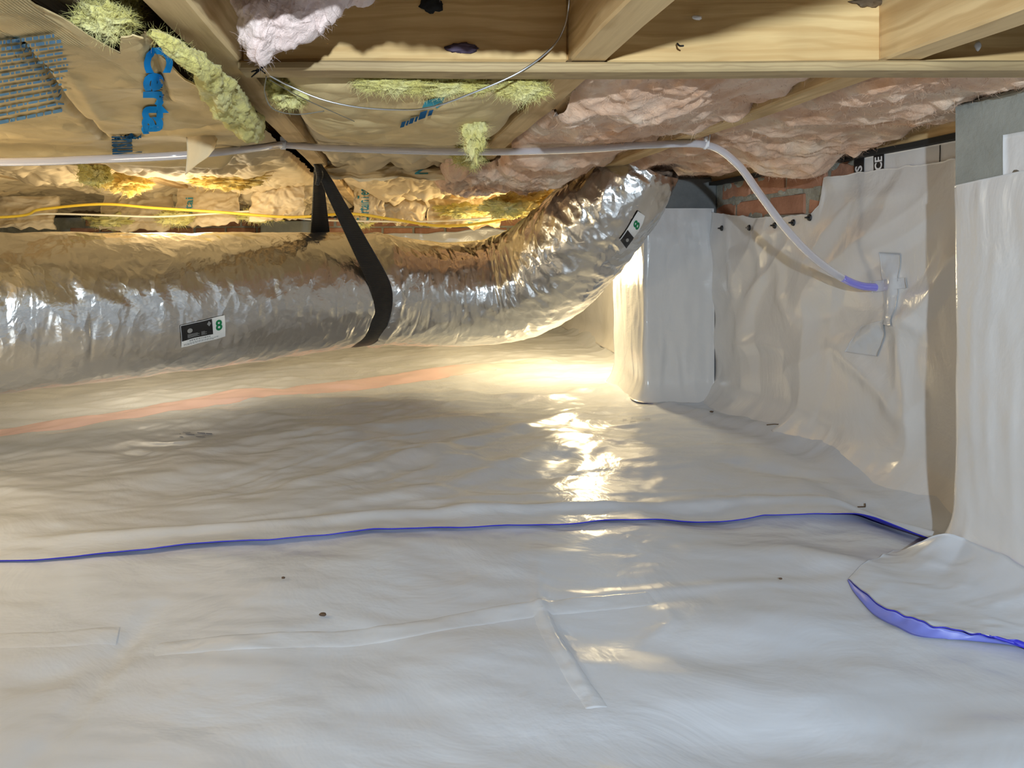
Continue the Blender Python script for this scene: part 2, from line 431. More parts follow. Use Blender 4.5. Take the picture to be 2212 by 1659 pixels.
# ------------------------------------------------------------------ room shell
struct(board('floor', XL - 0.1, XW + 0.3, YS - 0.1, YB + 0.3, ZF - 0.16, ZF - 0.06, M['soil'], bev=0, wob=0))
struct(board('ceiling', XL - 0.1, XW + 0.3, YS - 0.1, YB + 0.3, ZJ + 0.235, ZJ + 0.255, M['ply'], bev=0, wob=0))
wr = struct(board('wall_right', XW, XW + 0.2, YS, YB, ZF - 0.1, 0.205, M['mortar'], bev=0, wob=0))
wb = struct(board('wall_back', XL, XW + 0.2, YB, YB + 0.2, ZF - 0.1, 0.18, M['mortar'], bev=0, wob=0))
struct(board('wall_left', XL - 0.2, XL, YS, YB, ZF - 0.1, ZJ + 0.235, M['liner_wall'], bev=0, wob=0))
struct(board('wall_front', XL, XW + 0.2, YS - 0.2, YS, ZF - 0.1, ZJ + 0.235, M['liner_wall'], bev=0, wob=0))

# bricks of the right wall where the liner leaves it bare, and of the back wall above its liner
def brick_mesh(seed, dims, mat):
    rnd = random.Random(seed); bm = bmesh.new(); bmesh.ops.create_cube(bm, size=1.0)
    for v in bm.verts: v.co = Vector([v.co[i] * dims[i] for i in range(3)])
    bmesh.ops.bevel(bm, geom=list(bm.edges), offset=0.004, segments=1, affect='EDGES')
    for v in bm.verts: v.co += Vector([rnd.uniform(-0.0022, 0.0022) for _ in range(3)])
    me = bpy.data.meshes.new('brick'); bm.to_mesh(me); bm.free(); me.materials.append(mat); return me
bm_r = [brick_mesh(i, (0.10, 0.190, 0.055), M['brick' if i % 3 else 'brick2']) for i in range(6)]
bm_b = [brick_mesh(20 + i, (0.190, 0.10, 0.055), M['brick' if i % 2 else 'brick2']) for i in range(5)]
rnd = random.Random(4); nb = 0
for row in range(4):
    z = 0.018 + row * 0.0665 + 0.0275
    if row == 3: z -= 0.0
    for i in range(6):
        y = 1.36 + i * 0.203 + (row % 2) * 0.1
        if z > 0.205: continue
        o = link('brick', bm_r[nb % 6], wr); o.matrix_parent_inverse = Matrix.Translation(-wr.location)
        o.location = (XW + 0.046 + rnd.uniform(-0.004, 0.004), y, z); o.rotation_euler = (rnd.uniform(-.012, .012), 0, rnd.uniform(-.01, .01)); nb += 1
for row in range(2):
    z = 0.085 + row * 0.066
    for i in range(15):
        x = -2.0 + i * 0.203 + row * 0.1
        if x > 1.0: continue
        o = link('brick', bm_b[nb % 5], wb); o.matrix_parent_inverse = Matrix.Translation(-wb.location)
        o.location = (x, YB + 0.044 + rnd.uniform(-0.004, 0.004), z); nb += 1
# clots of squeezed mortar on the bare brick
mort = []
for i in range(60):
    y = rnd.uniform(1.55, 2.46); row = rnd.choice([0.081, 0.148, 0.2])
    mort.append((y, row + rnd.uniform(-0.008, 0.008), rnd.uniform(0.012, 0.035), rnd.uniform(0.006, 0.015)))
bm = bmesh.new()
for (y, z, a, b) in mort:
    r = bmesh.ops.create_icosphere(bm, subdivisions=2, radius=1.0)
    for v in r['verts']:
        n_ = 1 + 0.5 * float(pn(v.co.x * 2 + y * 40, v.co.y * 2, v.co.z * 2))
        v.co = Vector((XW - 0.002 - wr.location.x + v.co.x * 0.005, y - wr.location.y + v.co.y * a * n_, z - wr.location.z + v.co.z * b * n_))
me = bpy.data.meshes.new('mortar_joint'); bm.to_mesh(me); bm.free(); me.materials.append(M['mortar'])
o = link('mortar_joint', me, wr); o['kind'] = 'stuff'

# sill plates and rim boards on the walls, plain black strips under them
tag(board('sill_plate', XW - 0.02, XW + 0.12, 1.0, YB, 0.214, 0.252, M['wood_y'], seed=3), 'pine sill plate along the top of the right hand brick wall', 'timber')
struct(board('trim_1', XW - 0.03, XW + 0.11, YS, YB, 0.2035, 0.2145, M['blackgap'], bev=0, wob=0.001))
struct(board('trim_2', XW + 0.0, XW + 0.05, YS, YB, 0.252, ZJ + 0.235, M['wood_y']))
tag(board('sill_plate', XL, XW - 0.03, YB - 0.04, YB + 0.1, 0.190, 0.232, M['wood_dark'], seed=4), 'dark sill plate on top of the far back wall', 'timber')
struct(board('trim_3', XL, XW, YB - 0.015, YB + 0.05, 0.178, 0.190, M['blackgap'], bev=0, wob=0))
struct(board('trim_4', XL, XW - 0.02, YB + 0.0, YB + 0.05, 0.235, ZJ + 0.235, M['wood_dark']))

# ------------------------------------------------------------------ timber: joists, blocking, strap board
JT = ZJ + 0.234
J = [(0.634, 0.682, 'floor joist over the tubing clip, pink wool on both its sides'),
     (0.2285, 0.277, 'floor joist running over the bare silver wire, between pink wool and brown paper'),
     (-0.245, -0.198, 'floor joist that carries the black duct strap and the white tube clamp'),
     (-0.90, -0.855, 'pine joist over the silver duct, beyond the sheet with the large blue lettering'),
     (-1.385, -1.34, 'pine joist at the far left over the duct, lit warm from behind')]
joists = []
for i, (a, b, lab) in enumerate(J):
    joists.append(tag(board('floor_joist', a, b, YS, YB - 0.02, ZJ, JT, M['wood_y'], seed=i), lab, 'joist', 'floor joists'))
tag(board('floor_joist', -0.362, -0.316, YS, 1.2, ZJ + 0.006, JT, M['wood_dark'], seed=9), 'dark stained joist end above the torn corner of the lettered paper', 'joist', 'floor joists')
for i, x in enumerate((-1.82, -2.25, -2.68)):
    pass
blk = [(-0.197, 0.2275, 'pine blocking board behind the hanging pale pink wool'),
       (0.278, 0.633, 'clean pine blocking board between two joists, shaded diagonally'),
       (0.683, XW - 0.002, 'pine blocking board above the grey pier, mostly in shade')]
blocks = []
for i, (a, b, lab) in enumerate(blk):
    blocks.append(tag(board('blocking_board', a, b, 0.962, 1.0, ZJ + 0.001, JT, M['wood_x'], seed=20 + i), lab, 'timber', 'blocking boards'))
tag(board('strap_board', -0.20, XW - 0.006, 0.950, 0.997, ZJ - 0.0135, ZJ - 0.0005, M['wood_old'], seed=31, wob=0.0012), 'long aged pine strip nailed across the undersides of the joists', 'timber')

# nail tips, splinter and dark knot on the blocking
def on_block(name, u, v, size, mat, par):
    p = at(u, v, 0.9605); o = blob(name, (0, 0, 0), size, mat, seed=u * 0.1, amp=0.5, sub=3)
    o.parent = par; o.matrix_parent_inverse = Matrix.Translation(-par.location); o.location = p; return o
part_label(on_block('bark_scrap', 997, 104, (0.020, 0.002, 0.006), plain('purple_bark', (0.12, 0.085, 0.13), 0.8), blocks[0]), 'purplish bark scrap')
part_label(on_block('knot_hole', 931, 8, (0.012, 0.002, 0.011), M['blackgap'], blocks[0]), 'black round knot hole')
part_label(on_block('knot', 1876, 4, (0.018, 0.003, 0.007), M['wood_dark'], blocks[1]), 'dark loose knot')
tag(tube('bent_nail', [at(1463, 94, 0.955), at(1468, 99, 0.945), at(1476, 99, 0.935)], 0.0012, M['blackgap'], 8, 6), 'small dark bent nail in the shaded blocking board', 'nail')
tag(blob('foam_speck', at(1505, 38, 0.955), (0.007, 0.003, 0.0028), M['white'], 3, 0.4, 2), 'tiny white scrap stuck on the shaded pine blocking', 'scrap')
tag(blob('foam_speck', at(2112, 100, 0.955), (0.004, 0.003, 0.006), M['white'], 5, 0.4, 2), 'tiny white scrap stuck on the blocking above the pier', 'scrap')

# ------------------------------------------------------------------ floor liner
CREASES = [   # polyline in the frame, height, width
    ([(1160, 1205), (1166, 1290), (1225, 1400), (1290, 1510)], 0.0045, 0.010),
    ([(75, 1659), (170, 1510), (270, 1375), (330, 1310)], -0.007, 0.020),
    ([(600, 1290), (850, 1345), (1160, 1290), (1400, 1275)], 0.002, 0.02),
    ([(1290, 1380), (1600, 1410), (1900, 1395), (2100, 1440)], -0.012, 0.05),
    ([(1250, 1640), (1600, 1590), (1850, 1560), (2200, 1480)], -0.012, 0.06),
    ([(1200, 1270), (1500, 1260), (1800, 1250)], 0.004, 0.018),
    ([(1500, 1180), (1720, 1190), (1850, 1230), (1960, 1300)], 0.012, 0.04),
    ([(1430, 1300), (1450, 1330), (1390, 1360)], 0.003, 0.012),
    ([(0, 1470), (150, 1430), (250, 1380)], -0.006, 0.03),
    ([(700, 1500), (900, 1450), (1100, 1470)], 0.004, 0.06),
    ([(430, 960), (800, 930), (1150, 900)], 0.006, 0.05),
    ([(600, 1060), (820, 1010), (1000, 960), (1320, 880)], 0.010, 0.035),
    ([(700, 1100), (950, 1060), (1150, 980)], 0.008, 0.03),
    ([(1000, 850), (1180, 860), (1330, 840)], 0.012, 0.04),
    ([(1330, 850), (1500, 890), (1680, 950), (1860, 955), (2020, 1060)], 0.014, 0.035),
    ([(1560, 1010), (1750, 1040), (1880, 1110), (1985, 1160)], -0.012, 0.04),
    ([(300, 900), (700, 840), (1000, 800), (1300, 760)], 0.010, 0.08),
    ([(200, 1060), (420, 1010), (640, 1000)], 0.008, 0.06),
]
CR = [([onf(u, v) for u, v in p], h, w) for p, h, w in CREASES]
def floor_z(x, y):
    z = ZF + 0.017 * fbm(x * 1.6 + 3, y * 1.9 + 1, 0.3, 3) + 0.0035 * fbm(x * 5 + y * 1.5, y * 9, 2.0, 3)
    wx = x + 0.08 * fbm(x * 3, y * 3, 9.0, 2)
    z = z + 0.0052 * np.clip(ridge(wx * 2.5 + y * 1.2, y * 6 - x * 1.5, 5.5, 2) - 0.4, 0, 2) * sstep(1.0, 1.9, y)
    a_ = 0.76 * x + 0.65 * y; b_ = -0.65 * x + 0.76 * y
    wr_ = fbm(a_ * 2, b_ * 3, 4.4, 2)
    z = z + 0.0030 * np.clip(ridge(a_ * 1.7 + 0.3 * wr_, b_ * 8 + 0.8 * wr_, 7.5, 2) - 0.55, 0, 2) * sstep(1.35, 1.7, y) * (1 - sstep(0.7, 0.95, x))
    z = z + 0.0016 * fbm(a_ * 5, b_ * 17 + wr_, 3.5, 2) * sstep(1.3, 1.6, y)
    for p, h, w in CR:
        d, a = seg_d(x, y, p)
        z = z + h * np.exp(-(d / w) ** 2) * np.sin(np.pi * np.clip(a * 0.92 + 0.04, 0, 1)) ** 0.6
    z = z + 0.07 * np.clip((x - 0.99) / 0.11, 0, 1.2) ** 2
    z = z + 0.05 * np.clip((y - YB + 0.15) / 0.15, 0, 1) ** 2
    return z
EX = np.array([onf(u, v) for u, v in [(-900, 1232), (-300, 1228), (70, 1218), (250, 1207), (430, 1190), (760, 1168), (1100, 1140), (1400, 1125), (1650, 1115), (1850, 1132), (1985, 1165), (2200, 1230)]])
def edge_y(x): return np.interp(x, EX[:, 0], EX[:, 1])
def lift(x): return np.interp(x, [-0.7, -0.58, -0.40, -0.2, 0.1, 0.4, 0.7, 0.8, 0.90, 0.96, 1.1], [0.0005, 0.002, 0.006, 0.007, 0.004, 0.0035, 0.004, 0.008, 0.016, 0.010, 0.002])
# near sheet
xs = np.concatenate([np.linspace(XL, -1.05, 40)[:-1], np.linspace(-1.05, XW - 0.002, 330)])
ys = np.concatenate([np.linspace(YS, 0.55, 30)[:-1], np.linspace(0.55, 1.75, 260)])
X, Y = np.meshgrid(xs, ys, indexing='ij')
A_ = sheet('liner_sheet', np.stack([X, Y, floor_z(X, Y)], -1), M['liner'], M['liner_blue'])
tag(A_, 'nearest glossy white plastic sheet on the floor, in front of the long blue edge', 'plastic sheet')
# far sheet, laid over the near one, its blue backed edge standing up a little
tt = np.linspace(0, 1, 400) ** 1.9
X, T_ = np.meshgrid(xs, tt, indexing='ij'); E = edge_y(X); Y = E + T_ * (YB - 0.004 - E)
Zb = floor_z(X, Y) + 0.0035 + lift(X) * np.exp(-((Y - E) / 0.045) ** 1.2) \
    + 0.010 * np.exp(-((Y - E - 0.080) / 0.024) ** 2) * sstep(-0.75, -0.5, X)
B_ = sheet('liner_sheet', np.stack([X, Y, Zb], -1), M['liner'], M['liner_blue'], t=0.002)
tag(B_, 'far glossy white plastic sheet on the floor under the duct, behind the long blue edge', 'plastic sheet')
def far_z(x, y): return floor_z(x, y) + 0.0035
# print on the far sheet
def dashes(u0, v0, w, rows, seed):
    r = random.Random(seed); out = []
    for i in range(rows):
        a = 0.0
        while a < 1:
            L = r.uniform(0.03, 0.3)
            if r.random() < 0.6:
                o_ = r.uniform(-0.01, 0.01); out.append([(a, i * 0.3 + o_), (min(1, a + L), i * 0.3 + o_), (min(1, a + L), i * 0.3 + 0.10 + o_), (a, i * 0.3 + 0.08 + o_)])
            a += L + 0.03
    def fn(a, b):
        u = u0 + a * w; v = v0 + b * 14
        yy = F * ZF / (CV - v); xx = (u - CU) * yy / F
        return np.stack([xx, yy, far_z(xx, yy) + 0.0022], -1)
    return out, fn
for (u0, v0, w, sd) in ((388, 938, 70, 1), (1345, 910, 60, 2)):
    fc, fn = dashes(u0, v0, w, 3, sd); polys('printed_line', fc, fn, plain('dark_liner_print', (0.10, 0.13, 0.22), 0.5), B_, 0.1)
# the long pink stripe that runs away along the far sheet
st = [(-120, 950), (60, 931), (260, 906), (480, 872), (700, 842), (880, 822), (1060, 797), (1200, 780)]
c0 = np.array([onf(u, v) for u, v in st]); c0 = catmull(np.c_[c0, np.zeros(len(c0))], 160)[:, :2]
d_ = np.gradient(c0, axis=0); nrm = np.stack([-d_[:, 1], d_[:, 0]], -1) / np.linalg.norm(d_, axis=1)[:, None]
wv = np.linspace(-1, 1, 15); wid = np.interp(np.linspace(0, 1, 160), [0, 0.4, 0.8, 1], [0.030, 0.085, 0.09, 0.02])
wid = wid * (1 + 0.35 * fbm(np.linspace(0, 14, 160), 0.5, 0.5, 2))
P = c0[:, None, :] + nrm[:, None, :] * wv[None, :, None] * wid[:, None, None]
P3 = np.concatenate([P, (far_z(P[..., 0], P[..., 1]) - 0.001 + 0.0038 * (1 - np.abs(wv)[None] ** 4))[..., None]], -1)
tag(sheet('pink_stripe', P3, M['pinkline'], t=0.0008, flip=False), 'long pale pink stripe lying on the far floor sheet under the duct', 'film strip')

# clear tape over the seams of the near sheet
def strip_on(name, path, w, mat, zf, n=120, t=0.0002, off=0.0007):
    c = np.array([onf(u, v) for u, v in path]); c = catmull(np.c_[c, np.zeros(len(c))], n)[:, :2]
    d = np.gradient(c, axis=0); nr = np.stack([-d[:, 1], d[:, 0]], -1) / np.linalg.norm(d, axis=1)[:, None]
    a = np.linspace(-0.5, 0.5, 17)
    P = c[:, None, :] + nr[:, None, :] * a[None, :, None] * w
    e = (1 - np.abs(2 * a[None, :]) ** 6) * sstep(0, 0.02, np.linspace(0, 1, n))[:, None] * sstep(0, 0.02, 1 - np.linspace(0, 1, n))[:, None]
    z = zf(P[..., 0], P[..., 1]) - 0.0012 + e * (off + 0.0014) + 0.0006 * e * fbm(P[..., 0] * 40, P[..., 1] * 40, 1.0, 2)
    return sheet(name, np.concatenate([P, z[..., None]], -1), mat, t=t)
tag(strip_on('seam_tape', [(320, 1392), (600, 1376), (850, 1352), (1090, 1308), (1250, 1288), (1420, 1278)], 0.042, M['tape'], floor_z), 'long clear tape over the seam across the near floor sheet', 'tape')
tag(strip_on('seam_tape', [(1165, 1295), (1200, 1370), (1245, 1445), (1292, 1512)], 0.032, M['tape'], floor_z), 'short clear tape running towards us from the long seam tape', 'tape')
tag(strip_on('seam_tape', [(-40, 1372), (120, 1366), (260, 1352)], 0.045, M['tape'], floor_z), 'clear tape at the left edge of the near floor sheet', 'tape')

# corner sheet lapped from the pier over the near sheet; blue back at its free edge
ce = np.array([onf(u, v) for u, v in [(1832, 1258), (1860, 1285), (1905, 1322), (1960, 1350), (2010, 1372), (2080, 1388), (2140, 1402), (2212, 1418), (2330, 1445)]])
n1 = 140; ce = catmull(np.c_[ce, np.zeros(len(ce))], n1)[:, :2]
s1 = np.linspace(0, 1, n1)
XP, YP = 0.93, 1.235           # pier: face and far corner
far_side = np.stack([np.interp(s1, [0, 0.25, 1], [0.86, XP - 0.012, XP - 0.012]), np.interp(s1, [0, 0.25, 1], [1.275, 1.19, 0.72])], -1)
q = np.linspace(0, 1, 50)
P = ce[:, None, :] * (1 - q)[None, :, None] + far_side[:, None, :] * q[None, :, None]
up = 0.011 * np.sin(np.pi * np.clip(s1 * 0.95, 0, 1)) ** 0.6 * (1 + 0.10 * np.sin(s1 * 46) + 0.07 * np.sin(s1 * 83))
Z = floor_z(P[..., 0], P[..., 1]) + 0.003 + up[:, None] * np.exp(-(q / 0.22) ** 1.5)[None] + 0.055 * (q ** 5)[None] * sstep(0, 0.2, s1)[:, None]
Z = Z + 0.003 * np.clip(ridge(P[..., 0] * 10 + P[..., 1] * 4, P[..., 1] * 16, 2.2, 2) - 0.5, 0, 2) * sstep(0.15, 0.5, q)[None]
C_ = sheet('liner_sheet', np.concatenate([P, Z[..., None]], -1), M['liner'], M['liner_blue'], t=0.0016, flip=False)
tag(C_, 'small white floor sheet at the foot of the pier with a curled blue edge', 'plastic sheet')
# added pale blue strip that paints in the blue glow under that edge
hq = np.linspace(0, 1, 8)
hw = 0.024 * np.sin(np.pi * np.clip(s1 * 0.9 + 0.02, 0, 1)) ** 0.8
dirn = (ce - far_side); dirn /= np.linalg.norm(dirn, axis=1)[:, None]
HP = ce[:, None, :] + dirn[:, None, :] * (hw[:, None] * hq[None])[..., None]
HZ = floor_z(HP[..., 0], HP[..., 1]) + 0.0025 + (up[:, None] - 0.002) * (1 - hq[None]) ** 2.2
glow_strip = sheet('glow_strip', np.concatenate([HP, HZ[..., None]], -1), plain('pale_blue_glow', (0.20, 0.24, 0.72), 0.4), t=0.0006, parent=C_)
part_label(glow_strip, 'added pale blue strip for the glow under the edge')

# ------------------------------------------------------------------ wall liners
def wall_x(y, z):
    x = XW - 0.014 + 0.010 * fbm(y * 2.3, z * 2.7, 1.3, 3)
    wy = y + 0.12 * fbm(y * 2, z * 2, 4, 2)
    x = x - 0.017 * np.clip(ridge(wy * 2.4 + z * 1.6, z * 2.0, 8.8, 2) - 0.55, 0, 2)
    for p, h, w in WCR:
        d, a = seg_d(y, z, p)
        x = x - h * np.exp(-(d / w) ** 2) * np.sin(np.pi * np.clip(a * 0.9 + 0.05, 0, 1)) ** 0.6
    return XW - 0.004 - np.logaddexp(0, (XW - 0.004 - x) / 0.002) * 0.002
def onw(u, v, X=XW - 0.012):
    Y = F * X / (u - CU); return (Y, (CV - v) * Y / F)
WCR = [([onw(u, v) for u, v in p], h, w) for p, h, w in [
    ([(1700, 520), (1760, 580), (1830, 615), (1890, 625)], 0.006, 0.03),
    ([(1900, 560), (1935, 600), (1930, 660), (1940, 700)], 0.010, 0.022),
    ([(1800, 745), (1850, 735), (1900, 700), (1960, 690), (2000, 720)], 0.012, 0.022),
    ([(1795, 750), (1850, 790), (1900, 840), (1940, 900)], 0.012, 0.03),
    ([(1690, 560), (1690, 640), (1720, 700)], 0.009, 0.03),
    ([(1600, 750), (1640, 740), (1700, 755)], 0.010, 0.022),
    ([(1640, 500), (1650, 600), (1600, 740)], 0.008, 0.03),
    ([(1580, 520), (1600, 640), (1570, 700)], 0.006, 0.03),
    ([(1700, 690), (1780, 690), (1860, 680)], -0.010, 0.04),
    ([(1840, 430), (1900, 425), (1970, 415)], 0.006, 0.02),
]]
top = np.array([onw(u, v) for u, v in [(2330, 300), (2055, 345), (1900, 367), (1786, 384), (1780, 415), (1774, 442), (1755, 461), (1690, 468), (1640, 470), (1590, 466), (1565, 462), (1545, 456), (1535, 456)]])
ysw = np.linspace(1.15, 2.56, 260); tz = np.linspace(0, 1, 170)
topz = np.interp(ysw, top[:, 0], top[:, 1]) + 0.0035 * fbm(ysw * 22, 0.3, 0.7, 3)
Yw, Tw = np.meshgrid(ysw, tz, indexing='ij')
z0w = floor_z(np.full_like(ysw, XW - 0.06), ysw) - 0.008
Zw = z0w[:, None] + Tw * (topz - z0w)[:, None]
Xw = wall_x(Yw, Zw) - 0.055 * np.clip(1 - (Zw - z0w[:, None]) / 0.09, 0, 1) ** 2
Xw = Xw - 0.010 * sstep(0.93, 1.0, Tw) * np.exp(-((Yw - 1.83) / 0.04) ** 2)
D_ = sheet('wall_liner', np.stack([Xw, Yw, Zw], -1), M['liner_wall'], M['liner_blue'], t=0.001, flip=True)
tag(D_, 'wrinkled white plastic sheet covering the right wall, clear tube ending on it', 'plastic sheet')
def wall_pt(y, z, off): 
    return np.stack([wall_x(y, z) - off, y, z], -1)
# rest of the right wall behind the far pilaster, and the back wall
ysw2 = np.linspace(2.80, YB - 0.01, 80); Yv, Tv = np.meshgrid(ysw2, np.linspace(0, 1, 60), indexing='ij')
Zv = ZF + 0.02 + Tv * 0.64
tag(sheet('wall_liner', np.stack([XW - 0.012 + 0.008 * fbm(Yv * 3, Zv * 3, 2, 3) - 0.04 * np.clip(1 - Tv / 0.15, 0, 1) ** 2, Yv, Zv], -1), M['liner_wall'], t=0.001, flip=True), 'brightly lit white plastic on the wall beyond the far pilaster', 'plastic sheet')
xb = np.linspace(XL, XW - 0.02, 220); Xv, Tv = np.meshgrid(xb, np.linspace(0, 1, 50), indexing='ij')
tpb = 0.075 + 0.018 * fbm(xb * 3, 0.2, 0.2, 3)
tpb = tpb + 0.03 * np.exp(-((xb - 0.62) / 0.2) ** 2)
Zv = ZF + 0.01 + Tv * (tpb + 0.52)[:, None]
bl = sheet('wall_liner', np.stack([Xv, YB - 0.008 - 0.006 * (1 + fbm(Xv * 4, Zv * 4, 6, 3)) - 0.05 * np.clip(1 - Tv / 0.15, 0, 1) ** 2, Zv], -1), M['liner_wall'], t=0.001, flip=False)
tag(bl, 'white plastic sheet on the far back wall behind the silver duct', 'plastic sheet')
ysn = np.linspace(YS, 0.74, 60); Yv, Tv = np.meshgrid(ysn, np.linspace(0, 1, 40), indexing='ij')
sheet_n = sheet('wall_liner', np.stack([XW - 0.012 + 0.008 * fbm(Yv * 3, Tv * 3, 2, 3), Yv, ZF + 0.02 + Tv * 0.62], -1), M['liner_wall'], t=0.001, flip=True)
tag(sheet_n, 'white plastic sheet on the right wall on our side of the grey pier', 'plastic sheet')

# printed scrap of sheeting tucked under the sill
ysp = np.linspace(1.40, 1.735, 60); Yv, Tv = np.meshgrid(ysp, np.linspace(0, 1, 16), indexing='ij')
def scrap_x(y, z): return XW - 0.010 - 0.002 * fbm(y * 12, z * 12, 4, 2)
zt = 0.203 + 0 * ysp; Zv = 0.13 + Tv * (zt - 0.13)[:, None]
SC = sheet('printed_sheet', np.stack([scrap_x(Yv, Zv), Yv, Zv], -1), M['liner_wall'], t=0.0008, flip=True)
tag(SC, 'white scrap sheet with black lettered bands tucked under the sill', 'plastic sheet')
def scrap_fn(y0, y1, z0, z1, off):
    return lambda a, b: np.stack([scrap_x(y0 + a * (y1 - y0), z0 + b * (z1 - z0)) - off, y0 + a * (y1 - y0), z0 + b * (z1 - z0)], -1)
def uvY(u): return F * (XW - 0.011) / (u - CU)
for (u0, u1, txt) in ((1845, 1867, 'S'), (1887, 1909, 'CE')):
    polys('black_band', [[(0, 0), (1, 0), (1, 1), (0, 1)]], scrap_fn(uvY(u0), uvY(u1), 0.150, 0.206, 0.0012), M['black'], SC, 0.3)
    ya, yb2 = uvY(u0 + 3), uvY(u1 - 3)
    zc = (0.172, 0.186) if txt == 'S' else (0.169, 0.199)
    # letters lie on their side, reading upwards
    fn = (lambda ya, yb2, z0, z1: (lambda a, b: np.stack([scrap_x(yb2 + b * (ya - yb2), z0 + a * (z1 - z0)) - 0.0022, yb2 + b * (ya - yb2), z0 + a * (z1 - z0)], -1)))(ya, yb2, *zc)
    lettering('letters', txt, fn, M['white'], SC, 0.03, 0.2)
polys('black_band', [[(0, 0), (1, 0), (1, 1), (0, 1)]], scrap_fn(uvY(2029), uvY(2031), 0.165, 0.2, 0.0012), M['black'], SC, 0.3)

# black plugs that pin the wall liner
plug_lab = ['black plug in the wall sheet nearest the duct', 'ringed black plug in the wall sheet, next after the plug nearest the duct',
            'middle black plug of the five in the wall sheet, left of the tube', 'black plug in the wall sheet touching the right of the clear tube', 'black plug highest in the wall sheet, under the torn corner']
for (u, v), lab in zip([(1567, 493), (1622, 492), (1678, 487), (1718, 481), (1755, 470)], plug_lab):
    y, z = onw(u, v); x = float(wall_x(np.array(y), np.array(z)))
    t = empty('liner_plug', (x, y, z)); tag(t, lab, 'fastener', 'plugs pinning the wall sheet')
    bm = bmesh.new(); bmesh.ops.create_cone(bm, cap_ends=True, segments=14, radius1=0.0095, radius2=0.0075, depth=0.004)
    bmesh.ops.rotate(bm, verts=bm.verts, matrix=Matrix.Rotation(-math.pi / 2, 3, 'Y'))
    me = bpy.data.meshes.new('head'); bm.to_mesh(me); bm.free(); me.materials.append(M['black'])
    o = link('head', me, t); o.location = (-0.003, 0, 0)
    bm = bmesh.new(); bmesh.ops.create_cone(bm, cap_ends=True, segments=10, radius1=0.0035, radius2=0.002, depth=0.012)
    bmesh.ops.rotate(bm, verts=bm.verts, matrix=Matrix.Rotation(-math.pi / 2, 3, 'Y'))
    me = bpy.data.meshes.new('pin'); bm.to_mesh(me); bm.free(); me.materials.append(M['steel'] if u == 1622 else M['black'])
    o = link('pin', me, t); o.location = (-0.008, 0, 0)

# far pilaster with its wrap
tag(board('pilaster', 0.862, XW + 0.0, 2.515, 2.82, ZF, 0.232, M['concrete_dark'], bev=0.008, wob=0.002), 'dark grey block pilaster showing above white wrap at the duct end', 'pilaster')
def wrap(name, pts, z0, z1, nz, amp, seed, mat, flare=0.03, flip=False, ztop=None):
    pts = np.asarray(pts, float); L = np.r_[0, np.cumsum(np.linalg.norm(np.diff(pts, axis=0), axis=1))]
    s = np.linspace(0, L[-1], int(L[-1] / 0.006) + 2); px = np.interp(s, L, pts[:, 0]); py = np.interp(s, L, pts[:, 1])
    for _ in range(3):
        px[1:-1] = (px[:-2] + 2 * px[1:-1] + px[2:]) / 4; py[1:-1] = (py[:-2] + 2 * py[1:-1] + py[2:]) / 4
    tx, ty = np.gradient(px), np.gradient(py); n = np.hypot(tx, ty); nx, ny = ty / n, -tx / n
    Sg, T = np.meshgrid(s, np.linspace(0, 1, nz), indexing='ij')
    zt = np.full(len(s), z1) if ztop is None else ztop(px, py)
    Zg = z0 + T * (zt - z0)[:, None]
    d = amp * (0.8 + fbm(Sg * 6 + seed, Zg * 3.5, seed, 3)) + amp * 0.7 * np.clip(ridge(Sg * 13 + seed, Zg * 2.6 + Sg * 3, seed + 3, 2) - 0.55, 0, 2)
    h = Zg - z0
    d = np.maximum(d, 0) + flare * np.clip(1 - h / 0.09, 0, 1) ** 2.2
    P = np.stack([px[:, None] + nx[:, None] * d, py[:, None] + ny[:, None] * d, Zg], -1)
    return sheet(name, P, mat, M['liner_blue'], t=0.001, flip=flip)
fw = wrap('pilaster_wrap', [(0.85, 2.84), (0.85, 2.50), (XW - 0.02, 2.50)], ZF + 0.005, 0.125, 120, 0.005, 3, M['liner_wall'], 0.035)
tag(fw, 'white plastic wrap around the far pilaster, warm lit on its side', 'plastic sheet')

# near pier with its wrap
tag(board('pier', XP + 0.001, XW + 0.0, 0.74, YP - 0.0045, ZF, ZJ - 0.003, M['concrete'], bev=0.006, wob=0.0015), 'grey rendered pier standing by the right wall close to us', 'pier')
nw = wrap('pier_wrap', [(XW - 0.06, YP - 0.004), (XP, YP - 0.004), (XP, 0.74)], ZF + 0.012, 0.1, 170, 0.0032, 11, M['liner_wall'], 0.035, flip=False,
          ztop=lambda x, y: np.interp(y, [0.74, 1.09, 1.235], [0.135, 0.110, 0.098]))
tag(nw, 'creased white plastic wrap on the near grey pier, flaring onto the floor', 'plastic sheet')
yv = np.linspace(0.80, 1.128, 30); Yv, Tv = np.meshgrid(yv, np.linspace(0, 1, 16), indexing='ij')
tag(sheet('liner_patch', np.stack([XP - 0.002 + 0.0008 * fbm(Yv * 9, Tv, 2, 2), Yv, 0.06 + Tv * (0.168 - 0.06)], -1), M['liner_wall'], t=0.001, flip=True), 'white patch of sheeting on the grey pier above its wrap', 'plastic sheet')
tag(blob('staple', (XP - 0.001, F * XP / (2196 - CU), 0.107), (0.002, 0.008, 0.006), M['dullsteel'], 2, 0.3, 2), 'small metal pin in the white patch on the pier', 'fastener')

